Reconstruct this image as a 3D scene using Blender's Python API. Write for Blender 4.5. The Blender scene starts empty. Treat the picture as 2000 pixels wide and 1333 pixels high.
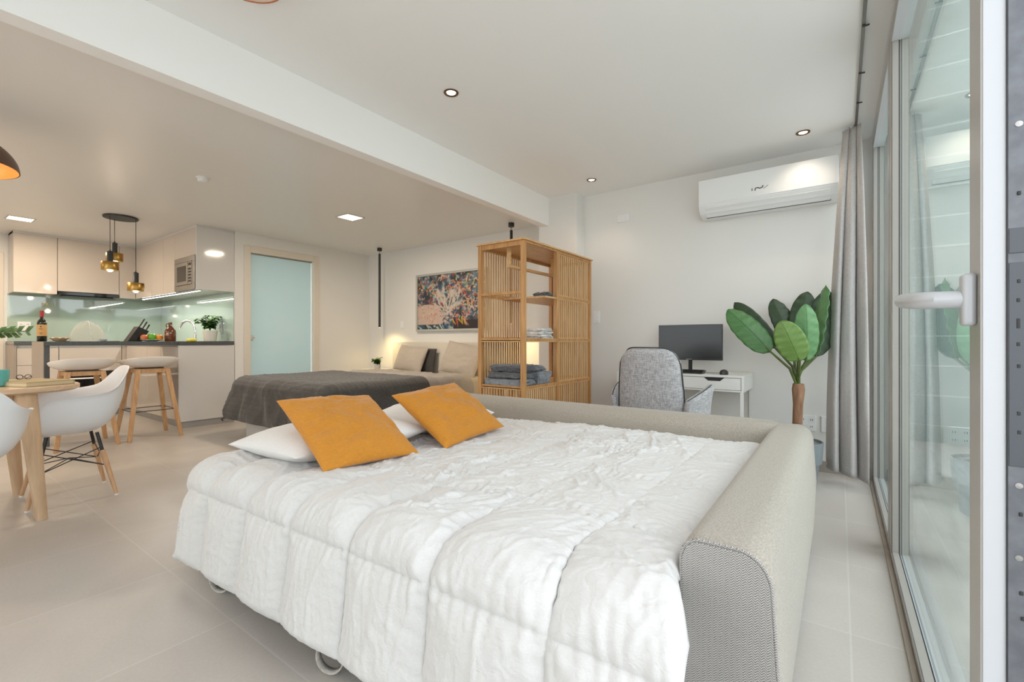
import bpy, math, random
import numpy as np
from mathutils import Vector, Matrix
SC = bpy.context.scene
COL = SC.collection
PI = math.pi
random.seed(7)
RS = np.random.RandomState(11)

# ---------------------------------------------------------------- camera
YAW = math.atan(640 / 889.0)
cd = bpy.data.cameras.new('camera'); cam = bpy.data.objects.new('camera', cd); COL.objects.link(cam)
cd.sensor_width = 36; cd.lens = 889.0 / 2000 * 36; cd.clip_start = .02; cd.clip_end = 200
cam.location = (0, 0, 1.0); cam.rotation_euler = (PI / 2, 0, YAW)
SC.camera = cam
# ---------------------------------------------------------------- world and exposure
w = bpy.data.worlds.new('sky'); SC.world = w; w.use_nodes = True
bg = w.node_tree.nodes['Background']; bg.inputs[0].default_value = (.90, .95, 1.0, 1); bg.inputs[1].default_value = 3.5
SC.view_settings.view_transform = 'Standard'; SC.view_settings.look = 'None'
SC.view_settings.gamma = 1; SC.view_settings.use_curve_mapping = False
SC.view_settings.exposure = 0.12
SC.cycles.use_denoising = True
SC.cycles.max_bounces = 10; SC.cycles.diffuse_bounces = 7; SC.cycles.glossy_bounces = 5
SC.cycles.transparent_max_bounces = 16; SC.cycles.sample_clamp_indirect = 6
P_PANEL, P_SPOT, P_TUBE, P_PEND, P_STRIP, P_DOME = 25, 7, 13, 1.5, 11, 4
WARM = (1, .82, .62)

# ---------------------------------------------------------------- materials
def new_mat(name):
    m = bpy.data.materials.new(name); m.use_nodes = True
    return m, m.node_tree, m.node_tree.nodes['Principled BSDF']
def mat(name, col, rough=.5, metal=0, spec=.5, coat=0, trans=0, bump=None, var=None, sheen=0, emis=None, coord='Object'):
    """bump=(scale, strength, distance)  var=(scale, colour2, amount)"""
    m, t, b = new_mat(name)
    b.inputs['Base Color'].default_value = (*col, 1); b.inputs['Roughness'].default_value = rough
    b.inputs['Metallic'].default_value = metal; b.inputs['Specular IOR Level'].default_value = spec
    b.inputs['Coat Weight'].default_value = coat; b.inputs['Transmission Weight'].default_value = trans
    b.inputs['Sheen Weight'].default_value = sheen
    if emis:
        b.inputs['Emission Color'].default_value = (*emis[0], 1); b.inputs['Emission Strength'].default_value = emis[1]
    tc = t.nodes.new('ShaderNodeTexCoord')
    if var:
        n = t.nodes.new('ShaderNodeTexNoise'); n.inputs['Scale'].default_value = var[0]; n.inputs['Detail'].default_value = 4
        mx = t.nodes.new('ShaderNodeMix'); mx.data_type = 'RGBA'
        mx.inputs[6].default_value = (*col, 1); mx.inputs[7].default_value = (*var[1], 1)
        mp = t.nodes.new('ShaderNodeMapRange'); mp.inputs[1].default_value = .35; mp.inputs[2].default_value = .65; mp.inputs[4].default_value = var[2]
        t.links.new(tc.outputs[coord], n.inputs['Vector']); t.links.new(n.outputs['Fac'], mp.inputs[0])
        t.links.new(mp.outputs[0], mx.inputs[0]); t.links.new(mx.outputs[2], b.inputs['Base Color'])
    if bump:
        n = t.nodes.new('ShaderNodeTexNoise'); n.inputs['Scale'].default_value = bump[0]; n.inputs['Detail'].default_value = 3
        bp = t.nodes.new('ShaderNodeBump'); bp.inputs['Strength'].default_value = bump[1]; bp.inputs['Distance'].default_value = bump[2]
        t.links.new(tc.outputs[coord], n.inputs['Vector']); t.links.new(n.outputs['Fac'], bp.inputs['Height']); t.links.new(bp.outputs[0], b.inputs['Normal'])
    return m
def N(t, kind, **kw):
    n = t.nodes.new(kind)
    for k, v in kw.items(): setattr(n, k, v)
    return n
def mth(t, op, a, b=None, c=None):
    n = N(t, 'ShaderNodeMath', operation=op)
    for i, v in enumerate((a, b, c)):
        if v is None: continue
        if isinstance(v, (int, float)): n.inputs[i].default_value = v
        else: t.links.new(v, n.inputs[i])
    return n.outputs[0]
def mixc(t, f, a, b):
    n = N(t, 'ShaderNodeMix', data_type='RGBA')
    for i, v in ((0, f), (6, a), (7, b)):
        if isinstance(v, tuple): n.inputs[i].default_value = (*v, 1)
        elif isinstance(v, (int, float)): n.inputs[i].default_value = v
        else: t.links.new(v, n.inputs[i])
    return n.outputs[2]
def noise(t, vec, scale, detail=3, dist=0):
    n = N(t, 'ShaderNodeTexNoise'); n.inputs['Scale'].default_value = scale; n.inputs['Detail'].default_value = detail
    n.inputs['Distortion'].default_value = dist
    t.links.new(vec, n.inputs['Vector']); return n.outputs['Fac']
def scaled(t, vec, s):
    n = N(t, 'ShaderNodeVectorMath', operation='MULTIPLY'); t.links.new(vec, n.inputs[0]); n.inputs[1].default_value = s
    return n.outputs[0]
def bumpn(t, b, h, strength, dist):
    n = N(t, 'ShaderNodeBump'); n.inputs['Strength'].default_value = strength; n.inputs['Distance'].default_value = dist
    t.links.new(h, n.inputs['Height']); t.links.new(n.outputs[0], b.inputs['Normal'])

M = {}
M['wall'] = mat('wall_paint', (.76, .745, .72), .6, bump=(60, .05, .002))
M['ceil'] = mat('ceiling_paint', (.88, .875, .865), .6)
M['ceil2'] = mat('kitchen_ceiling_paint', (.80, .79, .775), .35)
M['beam'] = mat('beam_paint', (.90, .89, .88), .55)
M['base'] = mat('baseboard_tile', (.36, .32, .28), .4)
def floor_mat():
    m, t, b = new_mat('floor_tiles')
    g = N(t, 'ShaderNodeNewGeometry'); s = N(t, 'ShaderNodeSeparateXYZ'); t.links.new(g.outputs['Position'], s.inputs[0])
    x = mth(t, 'DIVIDE', mth(t, 'SUBTRACT', s.outputs[0], .03), .6); y = mth(t, 'DIVIDE', mth(t, 'SUBTRACT', s.outputs[1], .735), .6)
    def edge(v): return mth(t, 'SUBTRACT', .5, mth(t, 'ABSOLUTE', mth(t, 'SUBTRACT', mth(t, 'FRACT', v), .5)))
    e = mth(t, 'MINIMUM', edge(x), edge(y)); gr = mth(t, 'LESS_THAN', e, .005)
    cell = N(t, 'ShaderNodeCombineXYZ'); t.links.new(mth(t, 'FLOOR', x), cell.inputs[0]); t.links.new(mth(t, 'FLOOR', y), cell.inputs[1])
    wn = N(t, 'ShaderNodeTexWhiteNoise', noise_dimensions='2D'); t.links.new(cell.outputs[0], wn.inputs['Vector'])
    n1 = noise(t, g.outputs['Position'], 1.7, 5, .6)
    n3 = noise(t, g.outputs['Position'], 90, 3)
    f = mth(t, 'ADD', mth(t, 'MULTIPLY', n1, .7), mth(t, 'MULTIPLY', n3, .3)); f = mth(t, 'ADD', f, mth(t, 'MULTIPLY', mth(t, 'SUBTRACT', wn.outputs[0], .5), .16))
    mr = N(t, 'ShaderNodeMapRange'); mr.inputs[1].default_value = .25; mr.inputs[2].default_value = .75; t.links.new(f, mr.inputs[0])
    c = mixc(t, mr.outputs[0], (.45, .41, .375), (.57, .53, .49)); c = mixc(t, mth(t, 'MULTIPLY', gr, .42), c, (.64, .61, .58))
    t.links.new(c, b.inputs['Base Color']); b.inputs['Roughness'].default_value = .33
    b.inputs['Specular IOR Level'].default_value = .45
    h = mth(t, 'SUBTRACT', mth(t, 'MULTIPLY', n3, .25), gr); bumpn(t, b, h, .25, .002)
    return m
M['floor'] = floor_mat()
M['cab'] = mat('glossy_cream_laminate', (.56, .50, .445), .07, spec=.5)
M['cabw'] = mat('glossy_white_laminate', (.66, .645, .63), .08, spec=.5)
M['kick'] = mat('toe_kick_grey', (.33, .32, .31), .3)
M['splash'] = mat('green_glass_splashback', (.42, .515, .445), .04, spec=.9, coat=.8)
M['granite'] = mat('dark_granite', (.045, .05, .055), .18, spec=.5, var=(260, (.22, .23, .24), .5))
M['taupe'] = mat('taupe_panel', (.33, .28, .235), .3)
M['blackgl'] = mat('black_glass', (.012, .012, .012), .06)
M['black'] = mat('black_metal', (.015, .015, .016), .4)
M['blackp'] = mat('black_plastic', (.03, .03, .032), .35)
M['steel'] = mat('brushed_steel', (.33, .315, .30), .35, 1, bump=(200, .05, .001))
M['chrome'] = mat('chrome', (.85, .85, .85), .08, 1)
M['zinc'] = mat('zinc_plate', (.15, .155, .17), .45, .3, var=(40, (.07, .075, .085), .5))
M['zinc2'] = mat('dark_zinc_plate', (.07, .075, .085), .4, .3)
M['brass'] = mat('brushed_brass', (.42, .25, .07), .33, 1)
M['copper'] = mat('copper', (.72, .36, .22), .25, 1)
M['dome_out'] = mat('dark_bronze_shade', (.13, .07, .05), .4, .3)
M['dome_in'] = mat('gold_shade_lining', (.62, .27, .07), .35, .3)
M['plaster'] = mat('white_plastic', (.82, .82, .82), .3)
M['shell'] = mat('white_shell_plastic', (.80, .82, .85), .32)
M['stoolshell'] = mat('greige_shell_plastic', (.78, .73, .68), .38)
M['pvc'] = mat('white_window_frame', (.50, .51, .53), .3)
M['pvc_shade'] = mat('shaded_window_frame', (.36, .34, .315), .3)  # darker copy of the white frame, interior shade put into the colour
M['gasket'] = mat('black_gasket', (.02, .02, .02), .6)
def wood(name, c1, c2, sc=(2, 2, 30), rough=.45, coord='Object'):
    m, t, b = new_mat(name); tc = N(t, 'ShaderNodeTexCoord')
    v = scaled(t, tc.outputs[coord], sc)
    f = noise(t, v, 3.0, 5, .6)
    mr = N(t, 'ShaderNodeMapRange'); mr.inputs[1].default_value = .32; mr.inputs[2].default_value = .68; t.links.new(f, mr.inputs[0])
    t.links.new(mixc(t, mr.outputs[0], c1, c2), b.inputs['Base Color']); b.inputs['Roughness'].default_value = rough
    bumpn(t, b, f, .08, .002); return m
M['bamboo'] = wood('bamboo', (.40, .19, .06), (.58, .31, .12), (14, 14, 1.2))
M['bamboo_light'] = wood('pale_bamboo_slats', (.52, .29, .115), (.70, .45, .22), (30, 30, 1.5))
M['bamboo_board'] = wood('bamboo_board', (.55, .31, .13), (.72, .45, .21), (18, 1.5, 18))
M['oak'] = wood('light_oak', (.56, .38, .235), (.70, .50, .325), (12, 12, 1.5))
M['oaktop'] = wood('light_oak_top', (.58, .40, .25), (.72, .53, .36), (16, 1.6, 16))
M['beech'] = wood('beech_legs', (.46, .25, .11), (.60, .36, .18), (14, 14, 1.5))
M['beechc'] = wood('beech_dowels', (.52, .29, .15), (.68, .43, .25), (14, 14, 1.5))
M['trunkm'] = wood('palm_trunk', (.16, .075, .04), (.34, .19, .11), (10, 10, 2), .8)
def fabric(name, c1, c2, s1=900, thr=.5, rough=.85, bs=.35, bd=.0008, sheen=.2, fold=0):
    m, t, b = new_mat(name); tc = N(t, 'ShaderNodeTexCoord'); o = tc.outputs['Object']
    a = noise(t, scaled(t, o, (1, 1, .15)), s1, 2); c = noise(t, scaled(t, o, (.15, .15, 1)), s1, 2)
    f = mth(t, 'MULTIPLY', mth(t, 'ADD', a, c), .5)
    mr = N(t, 'ShaderNodeMapRange'); mr.inputs[1].default_value = .38; mr.inputs[2].default_value = .62; t.links.new(f, mr.inputs[0])
    t.links.new(mixc(t, mr.outputs[0], c1, c2), b.inputs['Base Color']); b.inputs['Roughness'].default_value = rough
    b.inputs['Sheen Weight'].default_value = sheen
    h = f
    if fold: h = mth(t, 'ADD', mth(t, 'MULTIPLY', f, .3), mth(t, 'MULTIPLY', noise(t, o, fold, 3, 1.2), 5))
    bumpn(t, b, h, bs, bd); return m
M['duvet'] = fabric('white_cotton', (.60, .587, .577), (.64, .627, .617), 500, bs=.35, bd=.002, fold=26)
M['pillow'] = fabric('white_pillow_cotton', (.72, .71, .705), (.77, .76, .755), 500, bs=.3, bd=.002, fold=10)
M['mustard'] = fabric('mustard_cotton', (.49, .185, .011), (.58, .24, .018), 420, bs=.35, bd=.0015, fold=9)
M['blanket'] = fabric('charcoal_throw', (.035, .033, .032), (.085, .08, .075), 260, bs=.6, bd=.002)
M['sheet'] = fabric('grey_brown_linen', (.30, .27, .245), (.38, .345, .31), 300, bs=.4, bd=.002, fold=7)
M['sheetdark'] = fabric('dark_linen_edge', (.035, .032, .032), (.07, .065, .06), 300)
M['bedpillow'] = fabric('beige_grey_linen', (.43, .37, .31), (.52, .455, .385), 300, bs=.4, bd=.002, fold=7)
M['chairfab'] = fabric('mottled_grey_tweed', (.27, .262, .27), (.52, .51, .525), 190, bs=.4, bd=.001)
M['curtain'] = fabric('grey_curtain', (.40, .38, .37), (.48, .46, .45), 300, bs=.25, bd=.001)
M['towelg'] = fabric('dark_grey_terry', (.06, .06, .066), (.16, .165, .18), 160, bs=.8, bd=.004)
M['towelm'] = fabric('mid_grey_terry', (.14, .15, .17), (.30, .32, .35), 130, bs=.8, bd=.004)
M['towelw'] = fabric('white_terry', (.68, .66, .63), (.80, .78, .76), 150, bs=.8, bd=.004)
M['webbing'] = fabric('natural_webbing', (.42, .385, .34), (.62, .58, .53), 240, bs=.6, bd=.001)
M['headboard'] = mat('cream_headboard', (.72, .66, .57), .6)
M['undersofa'] = mat('dark_sofa_underside', (.06, .055, .05), .8)
def sofa_mat(name, c1, c2, herring):
    m, t, b = new_mat(name); g = N(t, 'ShaderNodeNewGeometry'); s = N(t, 'ShaderNodeSeparateXYZ'); t.links.new(g.outputs['Position'], s.inputs[0])
    if herring:
        u = mth(t, 'ADD', s.outputs[0], mth(t, 'MULTIPLY', s.outputs[1], .9)); v = s.outputs[2]
        k = mth(t, 'DIVIDE', u, .0105); saw = mth(t, 'ABSOLUTE', mth(t, 'SUBTRACT', mth(t, 'FRACT', k), .5))
        d = mth(t, 'ADD', mth(t, 'DIVIDE', v, .0048), mth(t, 'MULTIPLY', saw, 2.2))
        st = mth(t, 'MULTIPLY', mth(t, 'ADD', mth(t, 'SINE', mth(t, 'MULTIPLY', d, 2 * PI)), 1), .5)
        f = mth(t, 'ADD', mth(t, 'MULTIPLY', st, .62), mth(t, 'MULTIPLY', noise(t, g.outputs['Position'], 420, 2), .5))
    else:
        f = mth(t, 'MULTIPLY', mth(t, 'ADD', noise(t, scaled(t, g.outputs['Position'], (1, 1, .3)), 520, 2), noise(t, g.outputs['Position'], 260, 2)), .5)
    mr = N(t, 'ShaderNodeMapRange'); mr.inputs[1].default_value = .3 if herring else .38; mr.inputs[2].default_value = .75 if herring else .62; t.links.new(f, mr.inputs[0])
    t.links.new(mixc(t, mr.outputs[0], c1, c2), b.inputs['Base Color']); b.inputs['Roughness'].default_value = .9
    b.inputs['Sheen Weight'].default_value = .15
    bumpn(t, b, f, .5, .0015); return m
M['sofa'] = sofa_mat('grey_beige_weave', (.275, .245, .205), (.43, .39, .335), False)
M['sofah'] = sofa_mat('herringbone_weave', (.16, .15, .14), (.46, .435, .41), True)
M['frost'] = mat('frosted_blue_glass', (.56, .80, .90), .28, spec=.6, var=(3, (.60, .82, .90), .6))
M['doorframe'] = mat('cream_door_frame', (.70, .64, .56), .4)
M['warmdoor'] = mat('cream_door_leaf', (.68, .56, .44), .4)
M['canvas_frame'] = mat('silver_picture_frame', (.50, .50, .47), .4, .3)
M['screen'] = mat('dark_screen', (.03, .03, .032), .25)
M['deskw'] = mat('white_desk_paint', (.78, .77, .74), .35)
M['potg'] = mat('grey_plastic_pot', (.17, .195, .21), .5)
M['soil'] = mat('soil', (.05, .035, .025), .9, bump=(60, .8, .01))
M['whitepot'] = mat('white_pot', (.74, .71, .66), .45)
M['teal'] = mat('teal_ceramic', (.12, .46, .44), .25)
M['winegl'] = mat('dark_wine_glass', (.012, .02, .008), .08, coat=.5)
M['red'] = mat('red_foil', (.45, .02, .02), .3)
M['label'] = mat('cream_label', (.70, .40, .15), .6)
M['ink'] = mat('dark_ink', (.05, .03, .02), .6)
M['amber'] = mat('amber_glass', (.13, .035, .008), .1, coat=.8)
M['jugmark'] = mat('pale_jug_print', (.75, .40, .22), .5)
M['mesh'] = None
M['yellow'] = mat('yellow_sponge', (.75, .62, .02), .7)
M['apple'] = mat('red_apple', (.55, .05, .03), .3, var=(9, (.70, .40, .12), .8))
M['lime'] = mat('green_fruit', (.12, .38, .02), .35)
M['orange'] = mat('orange_fruit', (.85, .28, .02), .45, bump=(120, .3, .002))
M['plate'] = mat('blue_white_plate', (.60, .66, .72), .15)
M['wicker'] = wood('wicker_tray', (.55, .34, .18), (.75, .52, .32), (40, 40, 40))
M['kraft'] = mat('kraft_cover', (.50, .40, .22), .7)
M['pages'] = mat('paper_pages', (.66, .55, .36), .8)
M['slate'] = mat('blue_grey_cover', (.16, .24, .28), .5)
M['led'] = mat('warm_diffuser', (.9, .85, .75), .5, emis=((1, .82, .55), 7))
M['ledspot'] = mat('warm_lamp_glass', (.9, .85, .75), .5, emis=((1, .80, .58), 9))
M['ledstrip'] = mat('white_led_strip', (.9, .9, .9), .5, emis=((1, .97, .90), 9))
M['bulb'] = mat('lit_bulb', (.95, .9, .85), .3, emis=((1, .86, .70), .5))
M['bronze'] = mat('bronze_ring', (.16, .095, .055), .3, .8)
def leafm(name, c1, c2, vein):
    m, t, b = new_mat(name); uv = N(t, 'ShaderNodeUVMap'); s = N(t, 'ShaderNodeSeparateXYZ'); t.links.new(uv.outputs[0], s.inputs[0])
    a = mth(t, 'ABSOLUTE', mth(t, 'SUBTRACT', s.outputs[0], .5))
    k = mth(t, 'ADD', mth(t, 'MULTIPLY', s.outputs[1], 9.5), mth(t, 'MULTIPLY', a, -3.2))
    side = mth(t, 'LESS_THAN', mth(t, 'ABSOLUTE', mth(t, 'SUBTRACT', mth(t, 'FRACT', k), .5)), .035)
    mid = mth(t, 'LESS_THAN', a, .014)
    fine = mth(t, 'MULTIPLY', mth(t, 'ADD', mth(t, 'SINE', mth(t, 'MULTIPLY', k, 40)), 1), .5)
    tc = N(t, 'ShaderNodeTexCoord')
    f = mth(t, 'ADD', mth(t, 'MULTIPLY', fine, .35), mth(t, 'MULTIPLY', noise(t, tc.outputs['Object'], 7, 4), .65))
    c = mixc(t, f, c1, c2); c = mixc(t, mth(t, 'MULTIPLY', side, .55), c, vein); c = mixc(t, mid, c, vein)
    t.links.new(c, b.inputs['Base Color']); b.inputs['Roughness'].default_value = .42
    bumpn(t, b, mth(t, 'ADD', mth(t, 'MULTIPLY', fine, .3), mth(t, 'SUBTRACT', 1, side)), .25, .002)
    return m
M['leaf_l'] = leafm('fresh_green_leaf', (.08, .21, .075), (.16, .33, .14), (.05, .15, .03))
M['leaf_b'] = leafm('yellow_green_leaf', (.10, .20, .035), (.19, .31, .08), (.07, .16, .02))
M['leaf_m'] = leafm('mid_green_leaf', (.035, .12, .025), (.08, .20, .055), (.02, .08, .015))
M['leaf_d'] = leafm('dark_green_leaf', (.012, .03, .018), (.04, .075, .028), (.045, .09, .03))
M['stem'] = mat('green_stem', (.10, .16, .03), .5, var=(14, (.06, .05, .02), .7))
M['smallleaf'] = mat('small_green_leaf', (.05, .14, .03), .4, var=(40, (.14, .27, .07), .8))
M['deck'] = wood('terrace_deck', (.26, .26, .24), (.44, .43, .40), (9, 1, 9), .6)
M['grass'] = mat('hedge_green', (.07, .13, .05), .8, var=(3, (.26, .34, .16), 1), bump=(30, 1, .05))
M['grayst'] = mat('outdoor_wall', (.62, .68, .66), .5)
def glass_mat(name, tint, ior=1.5, rough=0.0):
    m = bpy.data.materials.new(name); m.use_nodes = True; t = m.node_tree; t.nodes.clear()
    o = N(t, 'ShaderNodeOutputMaterial'); mx = N(t, 'ShaderNodeMixShader'); lw = N(t, 'ShaderNodeLayerWeight'); lw.inputs[0].default_value = .5; fr_ = mth(t, 'ADD', mth(t, 'MULTIPLY', mth(t, 'POWER', lw.outputs['Facing'], 5.0), .96), .04)
    tr = N(t, 'ShaderNodeBsdfTransparent'); tr.inputs[0].default_value = (*tint, 1); gl = N(t, 'ShaderNodeBsdfGlossy'); gl.inputs['Roughness'].default_value = rough
    gl.inputs[0].default_value = (.93, .98, .97, 1)
    t.links.new(fr_, mx.inputs[0]); t.links.new(tr.outputs[0], mx.inputs[1]); t.links.new(gl.outputs[0], mx.inputs[2]); t.links.new(mx.outputs[0], o.inputs[0])
    return m
M['glass'] = glass_mat('window_glass', (.93, .95, .94), 1.9)
def tile_wall():
    m, t, b = new_mat('outdoor_tiles'); g = N(t, 'ShaderNodeNewGeometry'); s = N(t, 'ShaderNodeSeparateXYZ'); t.links.new(g.outputs['Position'], s.inputs[0])
    e = mth(t, 'ABSOLUTE', mth(t, 'SUBTRACT', mth(t, 'FRACT', mth(t, 'DIVIDE', s.outputs[2], .3)), .5)); gr = mth(t, 'LESS_THAN', e, .02)
    t.links.new(mixc(t, gr, (.22, .27, .26), (.42, .46, .45)), b.inputs['Base Color']); b.inputs['Roughness'].default_value = .4
    return m
M['tiles'] = tile_wall()
def mesh_cover():
    m = bpy.data.materials.new('white_net'); m.use_nodes = True; t = m.node_tree; b = t.nodes['Principled BSDF']
    b.inputs['Base Color'].default_value = (.85, .80, .70, 1); b.inputs['Alpha'].default_value = .30; b.inputs['Roughness'].default_value = .7
    return m
M['mesh'] = mesh_cover()

# ---------------------------------------------------------------- mesh helpers
class MB:
    def __init__(s): s.v = []; s.f = []; s.uv = []
    def add(s, vs, fs):
        o = len(s.v); s.v += [tuple(map(float, p)) for p in vs]; s.f += [tuple(i + o for i in f) for f in fs]; return s
    def box(s, x0, x1, y0, y1, z0, z1):
        return s.add([(x0,y0,z0),(x1,y0,z0),(x1,y1,z0),(x0,y1,z0),(x0,y0,z1),(x1,y0,z1),(x1,y1,z1),(x0,y1,z1)],
                     [(0,3,2,1),(4,5,6,7),(0,1,5,4),(1,2,6,5),(2,3,7,6),(3,0,4,7)])
    def hexa(s, b4, t4):
        return s.add(list(b4) + list(t4), [(0,3,2,1),(4,5,6,7),(0,1,5,4),(1,2,6,5),(2,3,7,6),(3,0,4,7)])
    def tube(s, pts, r, n=12, cap=True, flat=1.0):
        pts = [Vector(p) for p in pts]; rr = r if isinstance(r, (list, tuple)) else [r] * len(pts)
        ring = []; up = None
        for i, p in enumerate(pts):
            d = (pts[min(i + 1, len(pts) - 1)] - pts[max(i - 1, 0)]).normalized()
            if up is None: up = Vector((0, 0, 1)) if abs(d.z) < .9 else Vector((1, 0, 0))
            a = d.cross(up).normalized(); b = a.cross(d).normalized(); up = b
            ring.append([p + (a * math.cos(2 * PI * k / n) + b * math.sin(2 * PI * k / n) * flat) * rr[i] for k in range(n)])
        vs = [q for R in ring for q in R]; fs = []
        for i in range(len(pts) - 1):
            for k in range(n): fs.append((i*n+k, i*n+(k+1)%n, (i+1)*n+(k+1)%n, (i+1)*n+k))
        if cap: fs += [tuple(range(n))[::-1], tuple((len(pts)-1)*n + k for k in range(n))]
        return s.add(vs, fs)
    def lathe(s, prof, c=(0,0,0), n=32, sx=1, sy=1):
        vs = []; fs = []
        for r, z in prof:
            for k in range(n): vs.append((c[0] + sx*r*math.cos(2*PI*k/n), c[1] + sy*r*math.sin(2*PI*k/n), c[2] + z))
        for i in range(len(prof)-1):
            for k in range(n): fs.append((i*n+k, i*n+(k+1)%n, (i+1)*n+(k+1)%n, (i+1)*n+k))
        if prof[0][0] > 1e-4: fs.append(tuple(range(n))[::-1])
        if prof[-1][0] > 1e-4: fs.append(tuple((len(prof)-1)*n+k for k in range(n)))
        return s.add(vs, fs)
    def ball(s, c, r, sx=1, sy=1, sz=1, n=20):
        pr = [(r*math.sin(PI*i/(n//2))*1.0 + 1e-5, -r*math.cos(PI*i/(n//2))*sz) for i in range(n//2+1)]
        return s.lathe(pr, c, n, sx, sy)
    def grid(s, G, closed_u=False):
        nu, nv = len(G), len(G[0]); vs = [p for row in G for p in row]; fs = []
        for i in range(nu - (0 if closed_u else 1)):
            for j in range(nv-1):
                a, b = i*nv, ((i+1) % nu)*nv; fs.append((a+j, b+j, b+j+1, a+j+1))
        return s.add(vs, fs)
    def loft(s, loops):          # closed loops with caps
        n = len(loops[0]); vs = [p for L in loops for p in L]; fs = []
        for i in range(len(loops)-1):
            for k in range(n): fs.append((i*n+k, i*n+(k+1)%n, (i+1)*n+(k+1)%n, (i+1)*n+k))
        fs += [tuple(range(n))[::-1], tuple((len(loops)-1)*n+k for k in range(n))]
        return s.add(vs, fs)
def link(name, mb, m, parent=None, org=(0,0,0), bevel=0, seg=2, smooth=40, solid=0, sub=0, uv=None):
    o3 = Vector(org); me = bpy.data.meshes.new(name)
    me.from_pydata([tuple(Vector(v) - o3) for v in mb.v], [], mb.f); me.materials.append(m)
    if uv is not None:
        l = me.uv_layers.new(name='UVMap')
        for lp in me.loops: l.data[lp.index].uv = uv[lp.vertex_index]
    me.validate(); me.update()
    if smooth:
        for p in me.polygons: p.use_smooth = True
        me.set_sharp_from_angle(angle=math.radians(smooth))
    ob = bpy.data.objects.new(name, me); COL.objects.link(ob)
    if solid:
        q = ob.modifiers.new('thickness', 'SOLIDIFY'); q.thickness = solid; q.offset = 0
    if sub:
        q = ob.modifiers.new('sub', 'SUBSURF'); q.levels = sub; q.render_levels = sub
    if bevel:
        q = ob.modifiers.new('bevel', 'BEVEL'); q.width = bevel; q.segments = seg; q.limit_method = 'ANGLE'; q.harden_normals = False
    if parent: ob.parent = parent
    else: ob.location = o3
    return ob
def tag(o, label, cat, group=None, kind=None):
    if label: o['label'] = label
    if cat: o['category'] = cat
    if group: o['group'] = group
    if kind: o['kind'] = kind
    return o
def thing(name, label, cat, loc=(0,0,0), rz=0, group=None):
    o = bpy.data.objects.new(name, None); COL.objects.link(o); o.empty_display_size = .05
    o.location = loc; o.rotation_euler = (0,0,rz); return tag(o, label, cat, group)
def struct(name, mb, m, bevel=0, parent=None, org=(0,0,0)):
    o = link(name, mb, m, parent, org, bevel)
    if not parent: o['kind'] = 'structure'
    return o
def dup(root, loc, rz, label, group=None):
    r = root.copy(); COL.objects.link(r); r.location = loc; r.rotation_euler = (0,0,rz); r['label'] = label
    if group: r['group'] = group
    for ch in list(root.children):
        c = ch.copy(); COL.objects.link(c); c.parent = r
        for g in ch.children:
            d = g.copy(); COL.objects.link(d); d.parent = c
    return r
def light(name, kind, loc, energy, color, parent=None, size=.1, rot=(0,0,0), spot=None, blend=.5, shape='SQUARE', size_y=None):
    l = bpy.data.lights.new(name, kind); l.energy = energy; l.color = color
    if kind == 'AREA':
        l.shape = shape; l.size = size
        if size_y: l.size_y = size_y
    else: l.shadow_soft_size = size
    if kind == 'SPOT': l.spot_size = spot; l.spot_blend = blend
    o = bpy.data.objects.new(name, l); COL.objects.link(o); o.rotation_euler = rot
    o.location = loc
    if parent:
        o.parent = parent; o.location = Vector(loc) - parent.location
    return o
# numpy gradient noise
_perm = RS.permutation(256); _gr = RS.randn(256, 2); _gr /= np.linalg.norm(_gr, axis=1)[:, None]
def pn(x, y, seed=0):
    x = np.asarray(x, float) + seed*17.31; y = np.asarray(y, float) + seed*9.77
    xi = np.floor(x).astype(int); yi = np.floor(y).astype(int); xf = x-xi; yf = y-yi
    def g(ix, iy, dx, dy):
        k = _gr[_perm[(_perm[ix % 256] + iy) % 256]]; return k[..., 0]*dx + k[..., 1]*dy
    u = xf**3*(xf*(xf*6-15)+10); v = yf**3*(yf*(yf*6-15)+10)
    a = g(xi,yi,xf,yf); b = g(xi+1,yi,xf-1,yf); c = g(xi,yi+1,xf,yf-1); d = g(xi+1,yi+1,xf-1,yf-1)
    return ((a*(1-u)+b*u)*(1-v) + (c*(1-u)+d*u)*v)*1.5
def fbm(x, y, seed=0, o=4):
    s = 0; a = 1
    for i in range(o): s = s + a*pn(x*2**i, y*2**i, seed+i); a *= .5
    return s
def displaced(Pm, H):
    du = np.gradient(Pm, axis=0); dv = np.gradient(Pm, axis=1); n = np.cross(du, dv); n /= np.linalg.norm(n, axis=2)[..., None] + 1e-9
    return Pm + n*H[..., None]
def pillow_mb(w, h, t, seed=0, n=44, wr=.006, pull=.05, pinch=.0):
    """closed cushion, w along x, h along y, centred; returns MB"""
    u = np.sin(np.linspace(-PI/2, PI/2, n)); U, V = np.meshgrid(u, u, indexing='ij')
    prof = (np.clip(1-np.abs(U)**2.2, 0, 1)**.5)*(np.clip(1-np.abs(V)**2.2, 0, 1)**.5)
    X = U*w/2*(1-pull*(1-V**2)*np.abs(U)**3); Y = V*h/2*(1-pull*(1-U**2)*np.abs(V)**3)
    wk = fbm(U*1.6, V*1.6, seed, 3)*wr*1.2 + (1-np.abs(pn(U*2.5+V*1.2+pn(U*2, V*2, seed), V*2.6-U, seed+3)))**4*wr
    mb = MB()
    top = np.stack([X, Y, t/2*prof + wk*prof], 2); bot = np.stack([X, Y, -t/2*prof + .4*wk*prof], 2)
    mb.grid(top.tolist()); mb.grid(bot[::-1].tolist())
    # fill the rim seam
    return mb
def xform(mb, mtx):
    mb.v = [tuple(mtx @ Vector(v)) for v in mb.v]; return mb
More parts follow.
